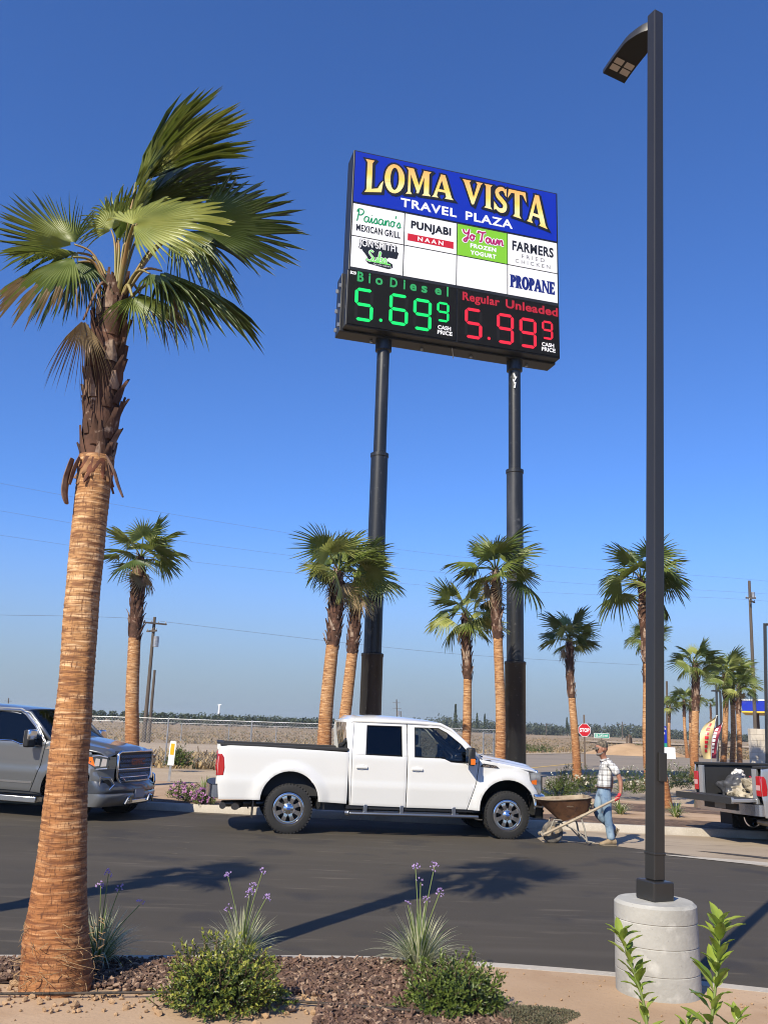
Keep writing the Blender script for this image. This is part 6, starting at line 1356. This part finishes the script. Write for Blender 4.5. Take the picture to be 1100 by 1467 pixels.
# fuel canopy
q = aty(1062, 1012, 88); zt = aty(1080, 1004, 88).z; zb = aty(1080, 1019, 88).z
cn = thing('fuel_canopy', 'blue fuel station canopy with a yellow stripe behind the block wall', 'canopy', (q.x, 88, 0), (0, 0, radians(-24)))
mb = MB(); mb.box((0, 0, zb), (26, 12, zt)); mb.build('fascia', S_BLUE, cn)
mb = MB(); mb.box((-.05, -.05, zt), (26, 12, zt + .12)); mb.build('edge', S_WHITE, cn); mb = MB(); mb.box((-.05, -.05, zb - .14), (26, 12, zb)); mb.build('stripe', mat('yellow stripe', (.7, .5, .04), .4), cn)
mb = MB(); text_fit(mb, 'LOMA', (2.3, 7, zb + .2, zt - .2), lambda u, v, d=0: (u, -.03, v), bold=.03); mb.build('lettering', S_WHITE, cn)
for x in (1.25, 9.5, 18): mb = MB(); mb.box((x - .22, 3, 0), (x + .22, 3.45, zb - .15)); mb.build('column', mat('brown column', (.06, .035, .03), .6), cn)
# the light pole at the right edge and two thin dark poles behind the trio
q = aty(1098, 1100, 50); h_ = aty(1095, 893, 50)
t = thing('light_pole', 'dark light pole at the right edge in front of the block wall', 'light pole', (q.x, 50, 0))
tp = h_ - V((q.x, 50, 0)); mb = MB(); mb.tube([(0, 0, 0), tp], .10, 4); mb.build('pole', LMET, t); mb = MB(); mb.box((tp.x - .05, -.12, tp.z - .12), (tp.x + .9, .12, tp.z)); mb.build('lamp_head', LMET, t, bevel=.03)
for lb, bx, by, tx, ty in (('thin dark flag mast left of the palm trio', 1027, 1080, 1025.5, 980), ('dark light pole close behind the left trunk of the trio', 1034, 1080, 1031, 990)):
    a = aty(bx, by, 70); a.z = 0; c = aty(tx, ty, 70); t = thing('light_pole', lb, 'light pole', a); mb = MB(); mb.tube([(0, 0, 0), c - a], .09, 6); mb.build('pole', LMET, t); mb = MB(); mb.cbox((c - a) + V((-.35, 0, 0)), (.6, .3, .12)); mb.build('lamp_head', LMET, t)

# load in the bed of the silver pickup (frame of that truck)
Msil = Matrix.Translation(silver.location) @ Matrix.Rotation(sa, 4, 'Z')
def blob(name, c, r, m, label, cat, seed, amp=.35, sq=.6):
    ic = bmesh.new(); bmesh.ops.create_icosphere(ic, subdivisions=4, radius=1)
    for v in ic.verts:
        d = v.co.copy(); n_ = 1 + amp * mnoise.fractal(d * 1.6 + V((seed, 0, 0)), 1, 2, 4); v.co = V((d.x * r[0] * n_, d.y * r[1] * n_, max(-.5, d.z) * r[2] * n_))
    me = bpy.data.meshes.new(name); ic.to_mesh(me); ic.free(); me.materials.append(m); o = finish(name, me, None, smooth=50); o.location = Msil @ V(c); o.rotation_euler = (0, 0, sa); tag(o, label, cat); return o
TARP = mat('dark plastic sack', (.05, .05, .052), .35, noise=[(6, (.4, .7), (.10, .10, .105), 5)]); CANV = mat('crumpled camo tarp', (.30, .25, .17), .85, noise=[(7, (.45, .55), (.42, .37, .28), 3), (9, (.55, .62), (.10, .085, .06), 3)]); WTARP = mat('pale plastic sheet', (.55, .53, .5), .5)
blob('sack', (-.75, .32, .93), (.32, .30, .30), TARP, 'dark plastic sack in the bed of the silver pickup', 'sack', 3)
blob('tarp', (-.80, -.28, .93), (.42, .44, .24), CANV, 'crumpled camouflage tarp in the bed of the silver pickup', 'tarp', 8, .6)
blob('plastic_bag', (-.55, .45, 1.24), (.14, .12, .09), WTARP, 'white plastic bag on top of the dark sack in the silver pickup', 'bag', 12, .6)
blob('plastic_sheet', (-.55, -.50, 1.10), (.13, .16, .20), WTARP, 'pale crumpled plastic sheet against the near bed side of the silver pickup', 'plastic sheet', 15, .6)
mb = MB(); mb.tube([Msil @ V((-.9, -.62, 1.06)), Msil @ V((-.35, .35, 1.20))], .018, 6); tag(mb.build('pole_handle', mat('red handle', (.45, .03, .06), .4)), 'red tool handle lying across the load in the silver pickup', 'tool handle')
# ================================================================ shrubs, flowers, brush, far trees
def leafquad(mb, p, d, n, l, w, mi=0, fold=.25):
    s = d.cross(n); s = s.normalized() if s.length > 1e-4 else V((1, 0, 0)); n = s.cross(d).normalized()
    q = [p, p + d * l * .45 + s * w * .5 + n * w * fold, p + d * l, p + d * l * .45 - s * w * .5 + n * w * fold, p + d * l * .5]
    mb.add(q, [(0, 1, 4), (1, 2, 4), (0, 4, 3), (4, 2, 3)], mi)
def rdir(r): 
    while 1:
        v = V((r.uniform(-1, 1), r.uniform(-1, 1), r.uniform(-1, 1)))
        if .05 < v.length < 1: return v.normalized()
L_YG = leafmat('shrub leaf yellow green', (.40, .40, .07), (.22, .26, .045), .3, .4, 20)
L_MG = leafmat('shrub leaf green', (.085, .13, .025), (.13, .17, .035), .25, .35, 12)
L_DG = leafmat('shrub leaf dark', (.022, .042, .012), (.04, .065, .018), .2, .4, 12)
L_PALE = leafmat('pale grass blade', (.68, .66, .45), (.45, .47, .26), .35, .5, 20)
L_GRN = leafmat('strap leaf green', (.09, .16, .025), (.17, .21, .05), .35, .4, 8)
LILAC = leafmat('lilac petal', (.66, .48, .78), (.52, .36, .68), .3, .6, 30)
PINK = leafmat('pink petal', (.62, .32, .55), (.5, .22, .48), .3, .6, 30)
WHITEP = leafmat('white petal', (.80, .78, .68), (.7, .66, .5), .3, .6, 30)
TWIG = mat('shrub twig', (.10, .065, .04), .9)
STEMG = mat('green stem', (.17, .22, .06), .6)
def shrub(label, p, rx, ry, h, n, mats, seed, leaf=.03, cat='shrub', group=None, tip=.45, sprig=.09):
    """dense small-leaved shrub: short twigs all through an uneven dome, a rosette of leaves along each"""
    r = random.Random(seed); T = thing('shrub', label, cat, p, group=group); mb = MB(); tw = MB()
    for i in range(n):
        d = rdir(r); d.z = abs(d.z) * 1.0 - .12; d.normalize()
        f = r.random() ** .38; e = 1 + .42 * mnoise.noise(d * 2.2 + V((seed, 0, 0))) + .12 * mnoise.noise(d * 5 + V((0, seed, 0)))
        c = V((d.x * rx * f * e, d.y * ry * f * e, max(.02, h * .18 + d.z * h * .82 * f * e)))
        ax = (V((d.x, d.y, d.z * .8 + .45)) + rdir(r) * .5).normalized(); L_ = sprig * r.uniform(.6, 1.2)
        if i % 3 == 0: tw.tube([c - ax * L_, c + ax * L_ * .3], .003, 4, cap=False)
        k = r.randint(5, 8)
        for j in range(k):
            t = j / (k - 1); a = j * 2.4 + r.random(); s1 = ax.orthogonal().normalized(); s2 = ax.cross(s1)
            dd = (s1 * cos(a) + s2 * sin(a)) * (1 - .4 * t) + ax * (.35 + .7 * t); dd.normalize()
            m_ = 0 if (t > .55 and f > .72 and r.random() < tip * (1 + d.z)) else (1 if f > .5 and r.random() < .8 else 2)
            leafquad(mb, c + ax * L_ * (t - .5), dd, ax, leaf * r.uniform(.7, 1.2) * (1.1 - .3 * t), leaf * .45 * r.uniform(.8, 1.2), m_)
    mb.build('leaves', mats, T); tw.build('twigs', TWIG, T); return T
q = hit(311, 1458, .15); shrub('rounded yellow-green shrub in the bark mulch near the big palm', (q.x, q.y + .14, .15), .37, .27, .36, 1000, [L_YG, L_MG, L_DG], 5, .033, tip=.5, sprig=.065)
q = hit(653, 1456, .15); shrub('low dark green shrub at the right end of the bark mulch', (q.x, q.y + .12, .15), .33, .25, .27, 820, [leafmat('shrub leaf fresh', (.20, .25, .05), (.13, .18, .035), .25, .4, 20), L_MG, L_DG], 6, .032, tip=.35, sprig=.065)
mb = MB(); r = random.Random(9); gq = hit(745, 1455, .15)       # creeping ground cover
for i in range(5200):
    a = r.uniform(0, 2 * pi); f = sqrt(r.random()); x = gq.x + .34 * f * cos(a) * (1 + .2 * sin(3 * a)); y = gq.y - .02 + .22 * f * sin(a) * (1 + .25 * cos(2 * a))
    d = (rdir(r) + V((0, 0, .8))).normalized(); leafquad(mb, V((x, y, .15 + .05 * (1 - f * f) * r.random())), d, rdir(r), .016, .008, r.choice((0, 1)))
tag(mb.build('ground_cover', [leafmat('thyme leaf', (.10, .105, .055), (.15, .14, .085), .2, .7, 15), leafmat('thyme leaf brown', (.15, .12, .075), (.09, .085, .045), .2, .8, 15)]), kind='stuff')

def blade(mb, p, d, L_, w, droop, r, mi=0, n=5):
    s = d.cross(V((0, 0, 1))); s = s.normalized() if s.length > .05 else V((1, 0, 0)); vs = []
    for i in range(n + 1):
        t = i / n; c = p + d * (L_ * t) + V((d.x, d.y, 0)).normalized() * (droop * L_ * .6 * t * t) - V((0, 0, 1)) * (droop * L_ * t * t); ww = w * (1 - t ** 2) * .5
        vs += [c - s * ww, c + s * ww]
    mb.add(vs, [(2*i, 2*i+1, 2*i+3, 2*i+2) for i in range(n)], mi)
def garlic(label, p, h, stems, seed, n=400, rad=.2):
    r = random.Random(seed); T = thing('flower_clump', label, 'flower', p, group='society garlic clumps along the near kerb'); mb = MB()
    for i in range(n):
        a = r.uniform(0, 2 * pi); f = r.random(); d = V((cos(a) * .5 * (.2 + f), sin(a) * .5 * (.2 + f), 1)).normalized()
        blade(mb, V((cos(a) * rad * .35 * f, sin(a) * rad * .35 * f, 0)), d, h * r.uniform(.5, 1.15), .010, .12 + .6 * f * f, r, r.choice((0, 0, 0, 1)))
    mb.build('leaves', [L_PALE, L_GRN], T)
    for (dx, dz, k) in stems:
        mb = MB(); tip = V((dx, r.uniform(-.06, .06), dz)); mb.tube(crv([(dx * .1, 0, .05), (dx * .4, tip.y * .5, dz * .55), tip], 5), .0032, 5); s_ = mb.build('stem', STEMG, T)
        mb = MB()
        for i in range(k):
            d = (rdir(r) + V((0, 0, .5))).normalized(); c = tip + d * r.uniform(.012, .030)
            for j in range(5): leafquad(mb, c, (d + rdir(r) * .7).normalized(), d, .017, .008)
        mb.build('flower_head', LILAC, s_)
q = hit(140, 1382, .15); garlic('pale flowering clump partly hidden behind the foot of the big palm', (q.x, q.y, .15), .42, [(.02, .60, 16), (-.03, .52, 10), (.26, .40, 8), (.10, .50, 8)], 1)
q = hit(345, 1378, .15); garlic('pale grassy clump with lilac flowers behind the yellow-green shrub', (q.x, q.y, .15), .40, [(-.13, .58, 10), (.03, .46, 18), (.12, .62, 7), (.16, .44, 10), (.05, .50, 12), (-.12, .34, 6)], 2)
q = hit(600, 1388, .15); garlic('pale grassy clump with lilac flowers behind the low dark shrub', (q.x, q.y, .15), .44, [(-.04, .68, 10), (.10, .70, 12), (.14, .52, 14), (.04, .46, 8), (-.09, .42, 6), (.0, .58, 6)], 3)

# two leafy citrus shoots close to the camera
CIT = leafmat('citrus leaf', (.14, .23, .025), (.25, .33, .05), .4, .25, 6); CITY = leafmat('young citrus leaf', (.36, .44, .08), (.25, .35, .05), .45, .25, 6)
def shoot(label, Y, path, n, leaf, seed):
    r = random.Random(seed); P = crv([aty(x, y, Y) for x, y in path], 8); base = V((P[0].x, P[0].y, P[0].z)); T = thing('citrus_shoot', label, 'plant', base, group='citrus shoots at the lower right corner')
    mb = MB(); k = len(P); mb.tube([p - base for p in P], [lerp(.008, .003, i / (k - 1)) for i in range(k)], 6); mb.build('stem', STEMG, T, smooth=180)
    for i in range(n):
        t = (i + .5) / n; p = P[min(k - 1, int(t * (k - 1)))] - base; a = i * 2.4 + r.gauss(0, .3)
        mb = MB(); d = V((cos(a), sin(a) * .8 , r.uniform(.55, 1.7))).normalized(); s = d.cross(V((0, 0, 1))).normalized(); nn = s.cross(d).normalized(); L_ = leaf * r.uniform(.65, 1.15) * (1 - .35 * abs(t - .35)); w = L_ * .40; bend = r.uniform(.05, .35); rows = []
        for u in arange(0, 1, 8):
            c = p + d * (L_ * (.08 + .92 * u)) - nn * (bend * L_ * u * u); ww = w * .5 * max(.02, sin(pi * min(1, u * 1.0)) ** .75) * (1.1 - .3 * u)
            for e in (-1, -.5, 0, .5, 1): rows.append(c + s * (ww * e) + nn * (ww * .38 * abs(e) + .002 * sin(u * 14 + e * 3)))
        mb.add(rows, [(a_*5+e, a_*5+e+1, a_*5+e+6, a_*5+e+5) for a_ in range(7) for e in range(4)]); mb.build('leaf', CITY if r.random() < .35 + .5 * t else CIT, T, smooth=180)
shoot('left citrus shoot with glossy leaves before the concrete footing, thinner at its tip', 4.3, [(932, 1520), (922, 1440), (908, 1395), (893, 1352), (884, 1340)], 36, .105, 4)
shoot('right citrus shoot with glossy leaves, tallest one beside the concrete footing', 4.1, [(1012, 1520), (1020, 1450), (1026, 1400), (1030, 1350), (1032, 1322)], 38, .130, 5)
shoot('short citrus sprig low between the two taller shoots', 4.2, [(975, 1530), (982, 1490), (985, 1462)], 12, .10, 6)
shoot('short citrus sprig leaning out at the lower right corner', 4.15, [(1030, 1500), (1050, 1470), (1062, 1455)], 10, .10, 8)

# ---- far planting strip
def bush(label, px, py, w, h, n, seed, mats, flowers=None, nf=0, cat='bush', group=None, leaf=.05):
    q = hit(px, py, .15); k = q.y / F; T = shrub(label, (q.x, q.y, gz(q.x, q.y) + .14), w * k, w * k * .8, h * k, n, mats, seed, leaf, cat, group, .3, .14)
    if flowers:
        r = random.Random(seed + 99); mb = MB()
        for i in range(nf):
            d = rdir(r); d.z = abs(d.z); c = V((d.x * w * k, d.y * w * k * .8, h * k * (.25 + .8 * d.z)))
            for j in range(6): leafquad(mb, c, (rdir(r) + d * .6).normalized(), d, .045, .035)
        mb.build('blossoms', flowers, T)
    return T
ROSE = [leafmat('rose leaf', (.09, .125, .035), (.15, .17, .05), .3, .45, 10), L_MG, L_DG]
for i, (lb, px, py, w, h, nf) in enumerate((('rose bush next to the front bumper of the white pickup', 800, 1148, 22, 38, 16), ('white rose bush left of the shaded palm trunk', 812, 1136, 18, 34, 22), ('white rose bush right of the shaded palm trunk, behind the wheelbarrow', 842, 1138, 20, 34, 26), ('white rose bush just behind the man', 904, 1138, 22, 36, 26), ('white rose bush right behind the lamp post', 936, 1136, 20, 36, 22), ('white rose bush between the lamp post and the thick lone palm', 968, 1132, 20, 34, 20), ('white rose bush at the foot of the thick lone palm', 990, 1128, 18, 28, 20), ('low green bush behind the wheelbarrow tray', 828, 1158, 16, 18, 8))):
    bush(lb, px, py, w, h, 330, 70 + i, ROSE, WHITEP, nf, 'rose bush', 'white rose bushes in the far planting bed')
r = random.Random(31)
def strap(label, px, py, w, h, seed, n=70, fl=None, group='strap leaved clumps in the far bed'):
    q = hit(px, py, .15); k = q.y / F; T = thing('grass_clump', label, 'plant', (q.x, q.y, gz(q.x, q.y) + .14), group=group); rr = random.Random(seed); mb = MB()
    for i in range(n):
        a = rr.uniform(0, 2 * pi); f = rr.random(); d = V((cos(a) * .75 * f, sin(a) * .75 * f, 1)).normalized(); blade(mb, V((cos(a) * .05, sin(a) * .05, 0)), d, h * k * rr.uniform(.7, 1.2), .028, .2 + .5 * f, rr, rr.choice((0, 0, 1)))
    mb.build('leaves', [L_GRN, L_PALE], T); return T
strap('green strap leaved clump at the kerb behind the legs of the man', 889, 1166, 14, 26, 1)
strap('green strap leaved clump at the kerb right of the lamp post', 968, 1170, 14, 27, 2)
strap('tall grassy clump with pale tips behind the tail of the white pickup', 294, 1142, 18, 34, 3, 110)
strap('small green clump at the dry field edge behind the silver pickup', 1015, 1112, 12, 16, 4)
for i, (lb, px, py, w, h, nf) in enumerate((('pink flowering plant nearest the tail of the white pickup', 292, 1152, 15, 20, 46), ('pink flowering plant beside the foot of the marker post', 256, 1143, 14, 20, 26), ('pink flowering plant midway between the marker post and the white pickup', 274, 1149, 15, 22, 34))):
    bush(lb, px, py, w, h, 90, 90 + i, [L_GRN, L_MG, L_DG], PINK, nf, 'flowers', 'pink flowers between the two pickups', .05)
for i, (lb, px, py, w, h) in enumerate((('dark wild bush in the dry grass behind the marker post', 258, 1099, 17, 26), ('scrubby green bush at the field edge right of the stop sign', 775, 1078, 20, 12), ('scrubby bush at the field edge behind the sign pole', 752, 1076, 14, 10), ('green weed clump beside the old timber posts', 920, 1080, 16, 14))):
    bush(lb, px, py, w, h, 160, 110 + i, [leafmat('sage leaf', (.10, .10, .05), (.14, .13, .07), .2, .7, 5), L_MG, L_DG], cat='bush', leaf=.10)
# dark mulch near the far kerb
DM = mat('far mulch', (.085, .05, .032), .95, noise=[(8, (.42, .62), (.15, .095, .06), 6), (2, (.5, .7), (.26, .165, .095), 5)], bump=(25, 1, .03))
drape('mulch_strip', DM, lambda x: FK + .16, lambda x: 20.2 + .5 * mnoise.noise((x * .5, 3, 0)) + .2 * mnoise.noise((x * 2, 3, 0)), 3.2, 40, 120, 8, .152)
drape('mulch_strip', DM, lambda x: FK + .16, lambda x: 19.6 + .4 * mnoise.noise((x * .6, 3, 0)), -12, 0, 60, 8, .152)
drape('mulch_strip', DM, lambda x: 22.2 + .4 * mnoise.noise((x * .7, 9, 0)), lambda x: 24.4 + .4 * mnoise.noise((x * .5, 13, 0)), 3.2, 14, 60, 8, .152)

# ---- dry brush over the field: stuff
DRY = [leafmat('dry straw', (.41, .295, .145), (.32, .225, .11), .2, .9, 3), leafmat('dry brush brown', (.21, .155, .095), (.27, .20, .12), .15, .9, 3), leafmat('dry brush grey green', (.13, .12, .065), (.10, .10, .05), .15, .9, 3)]
mb = MB(); r = random.Random(5)
def tuft(x, y, z, h, n, mi):
    for j in range(n):
        a = r.uniform(0, 2 * pi); d = V((cos(a) * .7, sin(a) * .7, r.uniform(.5, 1.4))).normalized(); s = V((-sin(a), cos(a), 0)) * h * .16; p = V((x + r.gauss(0, h * .35), y + r.gauss(0, h * .35), z)); t = p + d * h * r.uniform(.5, 1.1)
        mb.add([p - s, p + s, t + s * .3, t - s * .3], [(0, 1, 2, 3)], mi if r.random() < .8 else 1)
def ok(x, y):
    if 50.5 < y < 69.5 and x < 0: return False
    if x > 2 and y < 66 + 1.3 * (x - 6) and x < 20: return False
    if x >= 20 and y < 86 - .4 * (x - 20): return False
    return not (165 < y + .1 * x < 187 and x > 40)
i = 0
while i < 15000:
    y = 34.4 * exp(r.random() * 2.05); x = r.uniform(-.46, .50) * y * 1.05
    if y < 52 and x > 2.5: continue
    if not ok(x, y): continue
    i += 1; near = y < 52
    gr = mnoise.noise((x * .05, y * .02, 1))
    tuft(x, y, -.02 if y < 60 else .0, r.uniform(.10, .30) * (1.0 + .2 * gr) * (1.35 if near else 1) * (1.5 if r.random() < .05 else 1), 5, 0 if (near and r.random() < .8) or r.random() < .45 + gr * .5 else (2 if r.random() < .5 else 1))
tag(mb.build('dry_brush', DRY), kind='stuff')

# ---- far trees
ORCH = [leafmat('orchard leaf', (.050, .072, .030), (.07, .09, .04), .15, .6, .6), leafmat('orchard leaf dark', (.028, .042, .020), (.04, .056, .026), .15, .6, .6)]
def crownleaves(mb, c, rx, ry, rz, n, s, r, seed, flat=0.):
    for i in range(n):
        d = rdir(r); f = r.random() ** .33; e = 1 + .22 * mnoise.noise(d * 2.5 + V((seed, 0, 0)))
        p = c + V((d.x * rx * f * e, d.y * ry * f * e, d.z * rz * f * e)); u = rdir(r); v = u.orthogonal().normalized() * s * r.uniform(.6, 1.3); w = u.cross(v.normalized()) * s * r.uniform(.5, 1.1)
        mb.add([p - v, p + w * .6, p + v, p - w * .6], [(0, 1, 2, 3)], 1 if r.random() < .4 else 0)
def ftree(label, px, py, Y, w, h, seed, shape=1., group='round orchard trees on the horizon at left'):
    b_ = aty(px, py, Y); b_.z = .0; k = Y / F; T = thing('orchard_tree' if shape == 1 else 'conifer_tree', label, 'tree', b_, group=group); r = random.Random(seed); H_ = h * k
    mb = MB(); mb.tube([(0, 0, -.2), (0, 0, H_ * .5)], [.22, .12], 6); mb.build('trunk', WOODP, T)
    mb = MB()
    if shape == 1: crownleaves(mb, V((0, 0, H_ * .56)), w * k, w * k, H_ * .46, 420, H_ * .10, r, seed)
    else:
        for j in range(7): t = j / 6; crownleaves(mb, V((0, 0, H_ * (.2 + .75 * t))), w * k * (1.05 - t), w * k * (1.05 - t), H_ * .10, 60, H_ * .06, r, seed + j)
    mb.build('crown', ORCH, T); return T
for i, (lb, px) in enumerate((('round dark orchard tree standing alone just right of the big palm', 144), ('round orchard tree, second to the right of the big palm', 161), ('round orchard tree half behind the left background palm', 178), ('round orchard tree touching the big palm trunk', 132))):
    ftree(lb, px, 1034 + .03 * (px - 150), 260, 8.2 if i < 3 else 6, 16.5, 300 + i)
mb = MB(); r = random.Random(77)
X0 = aty(200, 1036, 260).x; X1 = aty(520, 1046, 290).x
for i in range(170):
    t = i / 169; x = lerp(X0, X1 + 12, t) + r.gauss(0, .4); y = lerp(262, 300, t); h = r.uniform(3.0, 3.9)
    crownleaves(mb, V((x, y, h * .5)), 1.5, 1.5, h * .5, 60, .42, r, i)
tag(mb.build('orchard_treeline', ORCH), kind='stuff')
mb = MB()
Xa, Xb = aty(585, 1046, 430).x, aty(1110, 1060, 430).x
for i in range(230):
    t = r.random(); x = lerp(Xa, Xb, t); y = r.uniform(420, 470); big_ = mnoise.noise((x * .02, 0, 0)) * .5 + mnoise.noise((x * .07, 4, 0)) * .4
    h = max(2.5, (5.2 + 4.0 * big_) * r.uniform(.7, 1.15) * (1.15 - .55 * sm(.62, 1., t))); crownleaves(mb, V((x, y, h * .45)), r.uniform(1.6, 3), 2, h * .55, 90, .6, r, i)
tag(mb.build('far_treeline', [leafmat('far leaf', (.060, .078, .045), (.085, .10, .06), .15, .7, .3), leafmat('far leaf dark', (.035, .05, .033), (.05, .064, .042), .15, .7, .3)]), kind='stuff')
for i, (lb, px, h, w) in enumerate((('pointed conifer in the far treeline left of the right hand palm pair', 652, 36, 3.0), ('pointed conifer in the far treeline right between the palm pair', 683, 26, 3.5), ('pointed conifer above the far treeline left of the tall right palm', 694, 25, 3.2), ('pair of pointed conifers left of the far street name sign', 812, 24, 4))):
    ftree(lb, px, 1049, 415, w, h, 400 + i, 2, 'pointed conifers in the far treeline')
# ================================================================ valley haze: one closed box of thin air round everything
HM = bpy.data.materials.new('haze'); HM.use_nodes = True; _n = HM.node_tree; _n.nodes.remove(_n.nodes['Principled BSDF'])
pv = _n.nodes.new('ShaderNodeVolumePrincipled'); pv.inputs['Color'].default_value = (.80, .88, .92, 1); pv.inputs['Density'].default_value = .0003; pv.inputs['Anisotropy'].default_value = .2
_n.links.new(pv.outputs[0], _n.nodes['Material Output'].inputs['Volume'])
tag(MB().box((-1520, -80, -3), (1520, 2020, 22)).build('haze', HM), kind='stuff')
